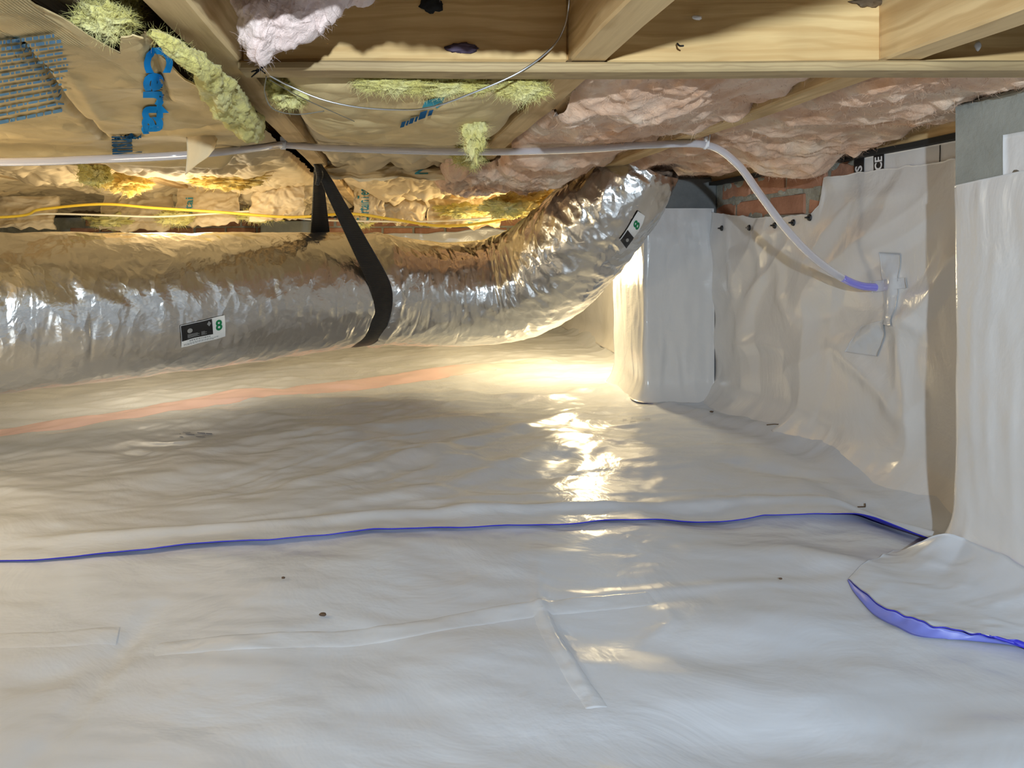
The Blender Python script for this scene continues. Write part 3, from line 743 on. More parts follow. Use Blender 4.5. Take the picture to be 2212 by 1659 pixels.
# ------------------------------------------------------------------ insulation
def batt(name, x0, x1, y0, y1, zf, nx, ny, mat, drop=0.05, ragged=0.02, seed=0.0):
    """glass wool seen from below: lumpy underside, ragged ends turned up into the bay"""
    s = np.linspace(0, 1, nx); t = np.linspace(0, 1, ny); Sx, Ty = np.meshgrid(s, t, indexing='ij')
    X = x0 + Sx * (x1 - x0); Y = y0 + Ty * (y1 - y0)
    Y = Y + ragged * fbm(X * 14 + seed, Ty * 3, seed, 3) * (np.exp(-Ty / 0.08) + np.exp(-(1 - Ty) / 0.08))
    X = X + ragged * 0.5 * fbm(Y * 14 + seed, Sx * 3, seed + 2, 3) * (np.exp(-Sx / 0.08) + np.exp(-(1 - Sx) / 0.08))
    Z = zf(X, Y)
    e = np.maximum(np.exp(-np.minimum(Ty, 1 - Ty) * (y1 - y0) / 0.012), np.exp(-np.minimum(Sx, 1 - Sx) * (x1 - x0) / 0.010))
    Z = Z + drop * e
    return sheet(name, np.stack([X, Y, Z], -1), mat, t=0.004, flip=True)
def lumps(x, y, sc, amp, sd): 
    a = fbm(x * sc + sd, y * sc - sd, sd, 4, 0.55)
    b = ridge(x * sc * 1.2 - sd, y * sc * 0.9 + sd, sd * 2, 3)
    return amp * (a * 0.8 - 0.55 * np.clip(b - 0.3, -0.5, 2)) + amp * 0.12 * fbm(x * sc * 8, y * sc * 8, sd, 3)
def over_tube(y, z):                      # the wool is pushed up where the tube runs under it
    return z + np.exp(-((y - 1.69) / 0.075) ** 2) * np.maximum(0, 0.233 - z)
# pink wool between the two right joists
tag(batt('pink_batt', 0.280, 0.640, 1.004, 2.30, lambda x, y: over_tube(y, ZJ + 0.012 - (1 - sstep(0.46, 0.60, x)) * (0.026 * sstep(1.0, 1.2, y) + 0.024 * sstep(1.5, 2.0, y)) + lumps(x, y, 5.0, 0.026, 1.3)), 150, 300, M['pink'], 0.03, 0.02, 1.0),
    'lumpy pink glass wool between two joists above the clear tube', 'insulation', 'pink wool batts')
tag(batt('pink_batt', 0.690, XW - 0.045, 1.004, 1.98, lambda x, y: over_tube(y + 0.25 * sstep(0.72, 0.80, x), ZJ + 0.004 - 0.050 * np.exp(-((y - 1.84) / 0.13) ** 2) * sstep(0.80, 1.0, x) - 0.018 * sstep(0.7, 0.9, x) * sstep(1.2, 1.5, y) + lumps(x, y, 5.0, 0.026, 4.7)), 150, 260, M['pink'], 0.03, 0.025, 2.0),
    'pink glass wool sagging over the right wall beside the printed scrap', 'insulation', 'pink wool batts')
tag(batt('pink_batt', 0.690, XW - 0.045, 1.98, 2.9, lambda x, y: ZJ - 0.004 + lumps(x, y, 6.0, 0.020, 8.7), 110, 160, M['pink'], 0.03, 0.03, 3.0),
    'pink glass wool over the bare brick and the end of the duct', 'insulation', 'pink wool batts')
tag(batt('pink_batt', 0.14, 0.50, 2.02, 2.55, lambda x, y: ZJ - 0.045 + lumps(x, y, 7.0, 0.03, 2.2), 110, 130, M['pink'], 0.05, 0.03, 4.0),
    'pink glass wool hanging under a joist just above the duct bend', 'insulation', 'pink wool batts')
# pale wool hanging in the near bay
hang = batt('pink_batt', -0.190, 0.222, 0.05, 0.72, lambda x, y: ZJ + 0.016 + lumps(x, y, 9.0, 0.022, 6.1), 120, 160, M['palepink'], 0.05, 0.04, 5.0)
tag(hang, 'pale pink glass wool up in the bay nearest us, over the blocking board', 'insulation', 'pink wool batts')
p_out = [(478, -60), (500, 20), (530, 85), (563, 136), (592, 112), (640, 96), (690, 68), (722, 40), (745, 12), (800, 0), (840, -60)]
pp = np.array([at(u, v, 0.80) for u, v in p_out])
cx = pp[:, 0].mean(); cz = 0.30
nn_ = 220; ring = catmull(pp, nn_); rr = np.linspace(0, 1, 70)
base_pt = np.array([at(640, -60, 0.80)])
G = base_pt[None] * (1 - rr)[None, :, None] + ring[:, None, :] * rr[None, :, None]
G = np.array(G); rad = rr[None, :]
edge_n = 0.006 * fbm(np.linspace(0, 18, nn_), 0.3, 0.1, 4)[:, None] * rad ** 4
G[..., 2] += edge_n; G[..., 0] += 0.6 * edge_n
dy = -0.045 * np.sqrt(np.clip(1 - rad ** 2.2, 0, 1)) + 0.016 * fbm(G[..., 0] * 18, G[..., 2] * 18, 3.3, 5) * np.sqrt(np.clip(1 - rad ** 6, 0, 1))
Fr = G.copy(); Fr[..., 1] += dy
Bk = G.copy(); Bk[..., 1] += 0.04 * np.sqrt(np.clip(1 - rad ** 2.2, 0, 1))
full = np.concatenate([Fr, Bk[:, ::-1][:, 1:]], 1)
full = full + np.stack([0.006 * fbm(full[..., 0] * 30, full[..., 1] * 30, full[..., 2] * 30 + i_ * 9, 4) for i_ in range(3)], -1)
tag(link('hanging_wool', mesh_arr('hanging_wool', full.reshape(-1, 3), quads(nn_, full.shape[1], 0, False), [M['palepink']])), 'pale pink wool tongue hanging down in front of the pine blocking', 'insulation')

# kraft faced sheets
def crumple(x, y, sc, amp, sd):
    wx = x + 0.3 / sc * fbm(x * sc * 0.7, y * sc * 0.7, sd + 5, 2); wy = y + 0.3 / sc * fbm(x * sc * 0.7, y * sc * 0.7, sd + 9, 2)
    return amp * (1.1 - ridge(wx * sc + sd, wy * sc, sd, 3, 0.5)) 
# left sheet with the big blue lettering
def k1_z(x, y):
    z = ZJ - 0.016 - 0.012 * np.sin(np.clip((y - 0.5) / 1.3, 0, 1) * np.pi) + 0.006 * fbm(x * 4, y * 4, 3, 3)
    z = z + crumple(x, y, 3.2, 0.006, 2.0) - 0.006
    for p, h, w in K1C:
        d, a = seg_d(x, y, p); z = z + h * np.exp(-(d / w) ** 2)
    z = z - 0.040 * sstep(1.56, 1.72, y)
    return z
def onk(u, v, z=0.212): return onf(u, v, z)
K1C = [([onk(u, v) for u, v in p], h, w) for p, h, w in [
    ([(30, 70), (90, 140), (130, 200), (230, 295)], 0.016, 0.006), ([(230, 295), (370, 280), (480, 262)], 0.010, 0.012),
    ([(318, 80), (345, 150), (358, 215)], 0.012, 0.005), ([(150, 150), (180, 190), (215, 240)], -0.004, 0.01)]]
kx = np.concatenate([np.linspace(XL, -1.0, 60)[:-1], np.linspace(-1.0, -0.252, 240)]); kt = np.linspace(0, 1, 320)
y0k = np.interp(kx, [-1.6, -0.40, -0.312, -0.300, -0.290, -0.272, -0.258, -0.252], [-0.8, -0.8, 0.634, 0.715, 0.785, 0.74, 0.735, 0.745]) + 0.006 * fbm(kx * 60, 0.1, 0.2, 3)
y1k = np.interp(kx, [-1.6, -0.9, -0.55, -0.40, -0.34, -0.30, -0.252], [1.62, 1.66, 1.72, 1.74, 1.64, 1.54, 1.46])
Xk, Tk = np.meshgrid(kx, kt, indexing='ij'); Yk = y0k[:, None] + Tk * (y1k - y0k)[:, None]
Zk = k1_z(Xk, Yk) + 0.035 * np.exp(-(1 - Tk) * (y1k - y0k)[:, None] / 0.012)
K1 = sheet('kraft_batt', np.stack([Xk, Yk, Zk], -1), M['kraft'], t=0.002, flip=True)
tag(K1, 'smooth brown kraft paper facing with large blue lettering, left of the first joist', 'insulation', 'kraft faced batts')
def k1_img(c00, c10, c01, c11, off=0.0032):
    P4 = [np.array(c, float) for c in (c00, c10, c01, c11)]
    def fn(a, b):
        a = np.asarray(a)[:, None]; b = np.asarray(b)[:, None]
        q = P4[0] * (1 - a) * (1 - b) + P4[1] * a * (1 - b) + P4[2] * (1 - a) * b + P4[3] * a * b
        z = np.full(len(q), 0.205)
        for _ in range(6):
            y = F * z / (CV - q[:, 1]); x = (q[:, 0] - CU) * y / F; z = 0.5 * z + 0.5 * k1_z(x, y)
        return np.stack([x, y, k1_z(x, y) - off], -1)
    return fn
part_label(lettering('large_lettering', 'Certa', k1_img((312, 95), (305, 286), (374, 95), (372, 286)), M['print_blue'], K1, 0.045, 0.05), 'large bright blue lettering')
part_label(lettering('large_lettering', 'Insul', k1_img((240, 290), (242, 330), (305, 290), (307, 328), 0.004), M['print_navy'], K1, 0.03, 0.05), 'dark blue lettering on the fold')
r = random.Random(8); fc = []
rows = 13
for i in range(rows):
    a = r.uniform(0, 0.04); end = 0.97 - 0.25 * abs(i / rows - 0.35) - r.uniform(0, 0.08)
    b0 = i / rows; hh = 0.028 if i not in (0, 1, 12) else 0.042
    while a < end:
        L = r.uniform(0.025, 0.11)
        k_ = min(a + L, end); c = 0.006
        fc.append([(a, b0 + 0.008), (a + c, b0), (k_ - c, b0), (k_, b0 + 0.008), (k_, b0 + hh - 0.008), (k_ - c, b0 + hh), (a + c, b0 + hh), (a, b0 + hh - 0.006)])
        a += L + 0.014
part_label(polys('small_print', fc, k1_img((-20, 84), (150, 62), (-20, 275), (175, 235)), M['print_faint'], K1, 0.04), 'block of faint blue small print')
# loose scrap of paper hanging from that sheet
sp = np.array([[at(402, 292, 1.40), at(404, 330, 1.40), at(400, 378, 1.40)], [at(430, 289, 1.395), at(432, 330, 1.39), at(425, 356, 1.395)], [at(455, 284, 1.40), at(462, 318, 1.39), at(448, 340, 1.39)], [at(470, 300, 1.40), at(466, 312, 1.39), at(461, 325, 1.39)]])
sp = np.array([catmull(row, 14) for row in sp]); sp = np.array([catmull(sp[:, j], 18) for j in range(14)])
tag(sheet('paper_scrap', sp, M['kraft_pale'], t=0.0008, flip=False), 'pale torn scrap of kraft paper hanging over the clear tube', 'paper scrap')

# paper sheets in the bay between joists 3 and 2, and farther bays
def kb_z(x, y, sd, amp, sag, x0, x1):
    e = np.sin(np.pi * np.clip((x - x0) / (x1 - x0), 0.01, 0.99)) ** 0.6
    return over_tube(y, ZJ + 0.004 - e * (sag * np.clip(0.55 + 0.8 * fbm(x * 2.2 + sd, y * 1.7, sd, 2), 0, 1.6) - 0.6 * amp + crumple(x, y, 6.5, amp, sd) * 0.8))
def kraft_bay(lab, x0, x1, y0, y1, sd, amp, sag, mat='kraft', nx=110, ny=240):
    o = batt('kraft_batt', x0, x1, y0, y1, lambda x, y: kb_z(x, y, sd, amp, sag, x0, x1), nx, ny, M[mat], 0.03, 0.02, sd)
    return tag(o, lab, 'insulation', 'kraft faced batts')
def bely_z(x, y):
    return over_tube(y, ZJ - 0.004 - 0.044 * np.sin(np.pi * np.clip((y - 0.98) / 0.68, 0, 1)) ** 0.8 * np.sin(np.pi * np.clip((x + 0.19) / 0.42, 0.02, 0.98)) ** 0.5 - crumple(x, y, 4.0, 0.008, 3.0) + 0.006)
bely = batt('kraft_batt', -0.165, 0.215, 1.02, 1.70, bely_z, 130, 220, M['kraft'], 0.03, 0.01, 2.0)
tag(bely, 'dim brown kraft paper belly behind the long pine strip and silver wire', 'insulation', 'kraft faced batts')
kraft_bay('crumpled brown kraft paper above the clear tube, behind the duct strap', -0.195, 0.225, 1.60, 2.75, 5.0, 0.030, 0.035, 'kraft_pale')
kraft_bay('bright crumpled kraft paper at the back, right of the duct strap', -0.195, 0.60, 2.72, YB - 0.05, 7.4, 0.040, 0.060, 'kraft_pale', 150)
kraft_bay('crumpled kraft paper between the strapped joist and the next pine joist', -0.853, -0.30, 1.62, 3.1, 9.1, 0.030, 0.040, 'kraft_pale', 140)
kraft_bay('farthest crumpled kraft paper left of the duct strap, near the back wall', -0.853, -0.25, 3.08, YB - 0.05, 11.9, 0.040, 0.060, 'kraft_pale', 140)
kraft_bay('warm lit kraft paper between the two pine joists at the left', -1.338, -0.903, 1.58, YB - 0.05, 13.3, 0.030, 0.045, 'kraft_pale')
kraft_bay('kraft paper at the far left edge over the duct', XL, -1.39, 1.56, YB - 0.05, 15.7, 0.030, 0.045, 'kraft_pale', 160)
kraft_bay('kraft paper deep in the bay over the far end of the right wall', 0.69, XW - 0.05, 2.92, YB - 0.05, 17.7, 0.030, 0.030, 'kraft_pale')
# flaps of paper that hang and face us
def flap(lab, u0, u1, v0, v1, Y, sd, mat='kraft_pale', text=None, amp=0.012):
    a, b = np.meshgrid(np.linspace(0, 1, 50), np.linspace(0, 1, 50), indexing='ij')
    low = v1 + 10 * fbm(a * 4 + sd, 0.2, sd, 3); hi = v0
    u = u0 + a * (u1 - u0) + 6 * fbm(b * 3, sd, 0.5, 2) * (2 * a - 1); v = hi + b * (low - hi)
    yf = lambda a, b: Y - 0.05 * b + amp * (crumple(a, b, 2.6, 1.0, sd) - 0.5) - 0.02 * np.sin(a * 3)
    y = yf(a, b)
    P = np.stack([(u - CU) * Y / F, y, (CV - v) * Y / F], -1)
    o = sheet('kraft_flap', P, M[mat], t=0.0012, flip=False); tag(o, lab, 'paper flap', 'hanging kraft flaps')
    if text:
        s, (a0, a1, b0, b1), m = text
        def fn(p, q_):
            aa = a0 + q_ * (a1 - a0); bb = b1 + p * (b0 - b1)      # reads upwards, tops to the left
            aa = a1 - (aa - a0)
            aa2 = a0 + (1 - q_) * (a1 - a0)
            uu = u0 + aa2 * (u1 - u0); vv = v0 + bb * (v1 - v0)
            return np.stack([(uu - CU) * Y / F, yf(aa2, bb) - 0.004, (CV - vv) * Y / F], -1)
        lettering('lettering', s, fn, m, o, 0.012, 0.08)
    return o
flap('pale kraft flap with upright teal lettering right of the duct strap', 766, 830, 404, 482, 3.05, 2.0, text=('CertainTeed', (0.10, 0.50, -0.04, 0.98), M['print_teal']))
flap('plain pale kraft flap beside the lettered flap', 826, 918, 408, 484, 3.15, 4.0)
flap('broad kraft flap under the duct bend fluff, with a teal mark', 925, 1075, 416, 492, 3.3, 6.0, text=('II', (0.55, 0.7, 0.75, 0.92), M['print_teal']))
flap('kraft flap close left of the duct strap', 545, 660, 392, 478, 2.9, 8.0)
flap('kraft flap with a small teal mark over the duct middle', 385, 520, 402, 488, 3.1, 10.0, text=('rtai', (0.15, 0.28, 0.3, 0.7), M['print_teal']))
flap('ragged kraft flap above the duct label', 225, 375, 420, 500, 3.3, 12.0)
flap('ragged kraft flap at the left end of the yellow cable', -40, 130, 425, 495, 3.2, 14.0)
flap('crumpled kraft flap just below the clear tube, right of the strap', 706, 1010, 322, 392, 2.28, 16.0, amp=0.028, text=('N pi', (0.62, 0.74, 0.2, 0.85), M['print_teal']))
# blue print on the dim belly
def bel(u0, v0, u1, v1):
    def fn(a, b):
        uu = u0 + a * (u1 - u0) + b * 6; vv = v0 + a * (v1 - v0) - b * 30; z = np.full(len(uu), 0.19)
        for _ in range(8):
            y = F * z / (CV - vv); x = (uu - CU) * y / F; z = 0.5 * z + 0.5 * bely_z(x, y)
        return np.stack([x, y, bely_z(x, y) - 0.004], -1)
    return fn
blots = [[(a, 0.0), (a + w, -0.05), (a + w + 0.02, h), (a + 0.02, h + 0.05)] for a, w, h in ((0.02, 0.10, 0.35), (0.15, 0.05, 0.28), (0.22, 0.10, 0.34), (0.35, 0.06, 0.30), (0.44, 0.17, 0.50), (0.66, 0.10, 0.34))]
polys('printed_mark', blots, bel(862, 272, 955, 232), M['print_navy'], bely, 0.06)
polys('printed_mark', [[(0.48, 0.85), (0.78, 0.62), (0.98, 0.66), (1.0, 0.95), (0.80, 1.15), (0.52, 1.30)], [(0.86, 0.30), (1.0, 0.45), (0.96, 0.62), (0.80, 0.55)]], bel(862, 272, 955, 232), M['print_teal'], bely, 0.06)

# yellow tufts
def tuft(lab, c, rad, seed, mat='yellow', rot=(0, 0, 0), amp=0.55, spiky=0.14, sub=5):
    return tag(blob('yellow_tuft', c, rad, M[mat], seed, amp, sub, 2.4, rot, spiky), lab, 'insulation', 'yellow wool tufts')
# long roll along the right edge of the lettered sheet
path = np.array([at(u, v, y) for u, v, y in [(322, 70, 0.735), (372, 98, 0.77), (418, 132, 0.82), (460, 176, 0.92), (496, 226, 1.04), (532, 270, 1.20), (566, 298, 1.36)]])
Cc = catmull(path, 150); T, A, Bb = frames(Cc); th = np.linspace(0, 2 * np.pi, 48, endpoint=False)
sg = np.linspace(0, 1, 150); rad = np.interp(sg, [0, 0.08, 0.3, 0.6, 0.85, 1], [0.003, 0.007, 0.012, 0.020, 0.022, 0.005])
Th, Sg = np.meshgrid(th, sg, indexing='ij')
dr = 1 + 0.45 * fbm(np.cos(Th) * 0.9, np.sin(Th) * 0.9, Sg * 9, 5, 0.62) + 0.10 * (ridge(np.cos(Th) * 1.6 + 3, np.sin(Th) * 1.6, Sg * 14, 3) - 0.5) * sstep(0.2, 0.6, Sg)
P = Cc[None] + (rad[None] * dr)[..., None] * (np.cos(Th)[..., None] * A[None] + np.sin(Th)[..., None] * Bb[None])
tag(link('yellow_tuft', mesh_arr('yellow_tuft', P.reshape(-1, 3), quads(48, 150, 0, True, True), [M['yellow']])), 'long pale yellow wool roll along the right edge of the lettered paper', 'insulation', 'yellow wool tufts')
tuft('pale yellow wool clump above the torn corner of the lettered paper', at(226, 44, 0.75), (0.022, 0.018, 0.015), 1)
tuft('olive yellow wool wad at the top edge, behind the pale clump', at(245, 15, 0.80), (0.022, 0.02, 0.022), 2)
tuft('yellow wool ribbon right under the pine strip, left of the teal print', at(850, 182, 1.02), (0.045, 0.012, 0.010), 3)
tuft('yellow wool ribbon under the pine strip, crossed by the silver wire', at(965, 184, 1.04), (0.050, 0.014, 0.011), 4)
tuft('dull yellow wool strip hanging beside the second joist', at(1022, 258, 1.22), (0.020, 0.02, 0.050), 5)
tuft('spiky bright yellow tuft below the pine strip, right of the wire', at(1130, 192, 1.02), (0.026, 0.012, 0.012), 6, spiky=0.3)
tuft('dim yellow wool corner left under the pine strip, behind thin wires', at(625, 195, 1.09), (0.028, 0.03, 0.022), 7)
tuft('yellow wool bit below the dim strip beside the second joist', at(1015, 335, 1.75), (0.030, 0.02, 0.022), 8)
tuft('yellow wool coloured as warm lit, beside the top of the duct bend', at(1140, 430, 2.85), (0.12, 0.06, 0.05), 9, 'yellow_warm_lit', (0, -0.25, 0), 0.5, 0.14)
tuft('pale yellow wool curling over the duct bend', at(1085, 452, 2.80), (0.07, 0.05, 0.028), 10, 'yellow', (0, 0.15, 0))
tuft('yellow wool lump coloured as warm lit, under the edge of the lettered paper', at(275, 392, 2.5), (0.07, 0.05, 0.035), 11, 'yellow_warm_lit')
tuft('long yellow wool edge coloured as warm lit, left of the duct strap', at(490, 388, 2.5), (0.11, 0.05, 0.028), 12, 'yellow_warm_lit')
tuft('olive wool lump hanging under the clear tube at the left', at(205, 375, 2.2), (0.04, 0.03, 0.032), 13)
tuft('ragged yellow wool drooping onto the duct left of its label', at(245, 478, 3.26), (0.09, 0.05, 0.028), 14)
tuft('ragged yellow wool drooping above the duct label', at(375, 470, 3.0), (0.06, 0.04, 0.026), 15)
tuft('yellow wool crumbs under the yellow cable near the strap', at(560, 466, 3.0), (0.08, 0.04, 0.022), 16)
tuft('yellow wool hanging above the yellow cable, right of the lettered flap', at(1000, 455, 3.1), (0.10, 0.05, 0.024), 17)
tuft('yellow wool crumbs at the foot of the lettered kraft flap', at(772, 480, 3.03), (0.05, 0.04, 0.02), 18)

# ------------------------------------------------------------------ flexible duct
dpts = [(-2.35, 0.95, -0.15), (-1.65, 1.42, -0.165), (-0.99, 1.87, -0.170), (-0.52, 2.22, -0.162), (-0.13, 2.50, -0.150), (0.14, 2.62, -0.172), (0.34, 2.64, -0.165),
        (0.47, 2.60, -0.125), (0.565, 2.52, -0.045), (0.645, 2.42, 0.065), (0.715, 2.33, 0.165), (0.77, 2.27, 0.27)]
drad = [0.200, 0.200, 0.200, 0.200, 0.190, 0.182, 0.182, 0.182, 0.178, 0.163, 0.140, 0.110]
ND, NT = 620, 140
DC = catmull(dpts, ND); DT, DA, DB = frames(DC)
DR = np.interp(np.linspace(0, 1, ND), np.linspace(0, 1, len(drad)), drad)
sd_ = np.r_[0, np.cumsum(np.linalg.norm(np.diff(DC, axis=0), axis=1))]
i_strap = int(np.argmin(np.linalg.norm(DC - np.array([-0.13, 2.50, -0.15]), axis=1))); s_strap = sd_[i_strap]
def duct_r(s, th):
    """radius at arc length s and angle th (0 up, towards the camera first)"""
    r = np.interp(s, sd_, DR)
    cx, cy = np.cos(th), np.sin(th)
    w = 0.0045 * fbm(cx * 1.6, cy * 1.6, s * 3.2, 3)                       # soft dents
    tw = s * 9 + 0.5 * np.sin(th + 1) + 0.6 * fbm(cx, cy, s * 2 + 4, 2)
    w = w + 0.0030 * (ridge(cx * 1.1 + 4, cy * 1.1, tw, 2) - 0.45)         # creases round the body
    bend = sstep(s_strap + 0.38, s_strap + 0.60, s)
    sk = s * 30 + 2.2 * np.sin(th - 0.6) + 1.0 * fbm(cx * 1.5, cy * 1.5, s * 5, 2)
    w = w + bend * 0.0060 * (ridge(sk * 0.33, cx * 0.9, cy * 0.9 + 3, 2) - 0.4)
    g = np.exp(-((s - s_strap) / 0.030) ** 2)
    w = w - 0.010 * g + 0.005 * np.exp(-((s - s_strap - 0.075) / 0.035) ** 2) * (1 + 1.2 * fbm(cx * 4, cy * 4, s * 30, 3))
    return r + w
def duct_pt(s, th, off=0.0):
    s = np.asarray(s, float); th = np.asarray(th, float)
    C = np.stack([np.interp(s, sd_, DC[:, i]) for i in range(3)], -1)
    a = np.stack([np.interp(s, sd_, DA[:, i]) for i in range(3)], -1); b = np.stack([np.interp(s, sd_, DB[:, i]) for i in range(3)], -1)
    sgn = 1.0
    return C + (duct_r(s, th) + off)[..., None] * (np.cos(th)[..., None] * a + sgn * np.sin(th)[..., None] * b)
duct = empty('flexible_duct', tuple(DC[i_strap] - np.array([0, 0, 0.2])))
tag(duct, 'silver foil flexible duct bending up to the ceiling, black strap around it', 'duct')
TH, SS = np.meshgrid(np.linspace(0, 2 * np.pi, NT, endpoint=False), sd_, indexing='ij')
PD = duct_pt(SS, TH)
def kid(o, par): o.parent = par; o.matrix_parent_inverse = Matrix.Translation(-par.location); return o
jq = quads(NT, ND, 0, True, True)
jm = mesh_arr('foil_jacket', PD.reshape(-1, 3), jq, [M['foil']])
jt = TH.reshape(-1)[jq].copy(); js = SS.reshape(-1)[jq]
jt[(jt.max(1) > 6.0)[:, None] & (jt < 0.5)] += 2 * np.pi
uvl = jm.uv_layers.new(name='jacket')
if len(jm.loops) == jq.size:
    uvl.data.foreach_set('uv', np.stack([js, jt * 0.19], -1).astype(np.float32).ravel())
kid(link('foil_jacket', jm), duct)
# which (s, th) is seen at a place in the frame
flatP = PD.reshape(-1, 3); uu = CU + F * flatP[:, 0] / flatP[:, 1]; vv = CV - F * flatP[:, 2] / flatP[:, 1]
def duct_at(u, v):
    d = np.hypot(uu - u, vv - v) + 40 * (flatP[:, 1] - 1.2) / 1.0 * 0.6
    k = int(np.argmin(d)); return float(SS.reshape(-1)[k]), float(TH.reshape(-1)[k])
def duct_quad(c00, c10, c01, c11, off):
    """bilinear patch on the jacket between four places (lower left, lower right, upper left, upper right)"""
    q4 = [np.array(duct_at(*c)) for c in (c00, c10, c01, c11)]
    def fn(a, b):
        a = np.asarray(a)[:, None]; b = np.asarray(b)[:, None]
        q = q4[0] * (1 - a) * (1 - b) + q4[1] * a * (1 - b) + q4[2] * (1 - a) * b + q4[3] * a * b
        return duct_pt(q[:, 0], q[:, 1], off)
    return fn
full = [[(0, 0), (1, 0), (1, 1), (0, 1)]]
LQ = ((388, 749), (484, 728), (385, 703), (481, 682))
def lab_sub(Q, a0, a1, b0, b1, off):
    f = duct_quad(*Q, off); return lambda a, b: f(a0 + np.asarray(a) * (a1 - a0), b0 + np.asarray(b) * (b1 - b0))
lb = kid(polys('product_label', full, duct_quad(*LQ, 0.003), M['paperwhite'], None, 0.12), duct); part_label(lb, 'white and black label with a green figure eight')
def sub(o): o.parent = lb; return o
sub(polys('black_panel', full, lab_sub(LQ, 0.01, 0.70, 0.30, 0.98, 0.0042), M['black'], None, 0.15))
sub(lettering('green_figure', '8', lab_sub(LQ, 0.775, 0.93, 0.38, 0.86, 0.0042), M['green'], None, 0.03, 0.2))
ring = [[(0.5 + 0.5 * math.cos(t), 0.5 + 0.5 * math.sin(t)) for t in np.linspace(0, 2 * math.pi, 20, endpoint=False)]]
sub(polys('round_mark', ring, lab_sub(LQ, 0.14, 0.25, 0.58, 0.80, 0.0052), M['grey_print'], None, 0.4))
sub(polys('diamond_mark', [[(0.5, 0), (1, 0.5), (0.5, 1), (0, 0.5)]], lab_sub(LQ, 0.57, 0.67, 0.70, 0.93, 0.0052), M['grey_print'], None, 0.5))
fl = []
r = random.Random(3)
for (b0, h, a0, a1) in ((0.20, 0.05, 0.18, 0.62), (0.12, 0.025, 0.05, 0.78), (0.07, 0.025, 0.05, 0.70)):
    a = a0
    while a < a1:
        L = r.uniform(0.02, 0.06); fl.append([(a, b0), (a + L, b0), (a + L, b0 + h), (a, b0 + h)]); a += L + 0.012
sub(polys('fine_print', fl, lab_sub(LQ, 0, 1, 0, 1, 0.0042), M['grey_print'], None, 0.3))
fl = []
for i in range(4):
    for a0, a1 in ((0.14, 0.40), (0.44, 0.56)): fl.append([(a0, 0.38 + i * 0.045), (a1 - 0.04 * (i % 2), 0.38 + i * 0.045), (a1 - 0.04 * (i % 2), 0.40 + i * 0.045), (a0, 0.40 + i * 0.045)])
sub(polys('fine_print', fl, lab_sub(LQ, 0, 1, 0, 1, 0.0052), M['grey_print'], None, 0.3))
LQ2 = ((1352, 536), (1392, 466), (1340, 516), (1376, 455))
lb = kid(polys('product_label', full, duct_quad(*LQ2, 0.004), M['paperwhite'], None, 0.2), duct); part_label(lb, 'partly turned label near the duct end')
sub(polys('black_panel', full, lab_sub(LQ2, 0.0, 0.42, 0.05, 0.95, 0.0055), M['black'], None, 0.25))
sub(polys('pale_mark', ring, lab_sub(LQ2, 0.15, 0.27, 0.35, 0.65, 0.0068), M['grey_print'], None, 0.4))
sub(lettering('green_figure', '8', lab_sub(LQ2, 0.62, 0.80, 0.2, 0.8, 0.0055), M['green'], None, 0.03, 0.2))

# strap
ax_ = DT[i_strap]; upv = np.array([0, 0, 1.0]); nrv = np.cross(upv, ax_); nrv /= np.linalg.norm(nrv)
if nrv[1] > 0: nrv = -nrv
upp = np.cross(ax_, nrv); upp = upp if upp[2] > 0 else -upp
Jp = np.array([-0.221, 2.18, ZJ - 0.001]); R_ = DR[i_strap] - 0.010 + 0.014
pts, wds = [Jp + np.array([0.002, -0.005, 0])], [0.018]
for f_ in (0.15, 0.4, 0.7):
    a = math.radians(2); end = DC[i_strap] + R_ * (math.cos(a) * nrv + math.sin(a) * upp)
    pts.append(Jp * (1 - f_) + end * f_); wds.append(0.03 + 0.046 * f_)
for a in np.linspace(2, -233, 34):
    ar = math.radians(a); o_ = -0.075 * float(sstep(-60, -225, a)) if False else -0.075 * min(1.0, max(0.0, (-a - 60) / 165.0)); w_ = 0.074
    pts.append(DC[i_strap] + R_ * (math.cos(ar) * nrv + math.sin(ar) * upp) + ax_ * o_); wds.append(w_)
for f_ in (0.3, 0.6, 0.85, 1.0):
    a = math.radians(-233); end = DC[i_strap] + R_ * (math.cos(a) * nrv + math.sin(a) * upp) - ax_ * 0.075
    pts.append(end * (1 - f_) + (Jp + np.array([-0.002, 0.008, 0])) * f_); wds.append(0.074 - 0.05 * f_)
pts = np.array(pts); Lp = np.r_[0, np.cumsum(np.linalg.norm(np.diff(pts, axis=0), axis=1))]
sl = np.linspace(0, Lp[-1], 300); SP = np.stack([np.interp(sl, Lp, pts[:, i]) for i in range(3)], -1); SW = np.interp(sl, Lp, wds)
for _ in range(60): SP[1:-1] = (SP[:-2] + 2 * SP[1:-1] + SP[2:]) / 4
wd = ax_ + 0.0 * upv
T = np.gradient(SP, axis=0); T /= np.linalg.norm(T, axis=1)[:, None]
wdir = wd[None] - (T @ wd)[:, None] * T; wdir /= np.linalg.norm(wdir, axis=1)[:, None]
cc = np.linspace(-0.5, 0.5, 11)
PS = SP[:, None] + wdir[:, None] * (SW[:, None] * cc[None])[..., None]
PS = PS + np.cross(T, wdir)[:, None] * (0.0012 * np.cos(cc * 2 * np.pi))[None, :, None]
strap = empty('duct_strap', tuple(Jp)); tag(strap, 'black webbing strap slinging the silver duct from a joist', 'strap')
kid(sheet('webbing', PS, M['web'], t=0.0025), strap)
kid(tube('tied_end', [Jp + np.array(p) for p in ((-0.012, -0.004, 0.004), (0.0, -0.006, -0.012), (0.004, -0.006, -0.035), (-0.004, -0.006, -0.06))], [0.004, 0.012, 0.011, 0.006], M['web'], 20, 8), strap)

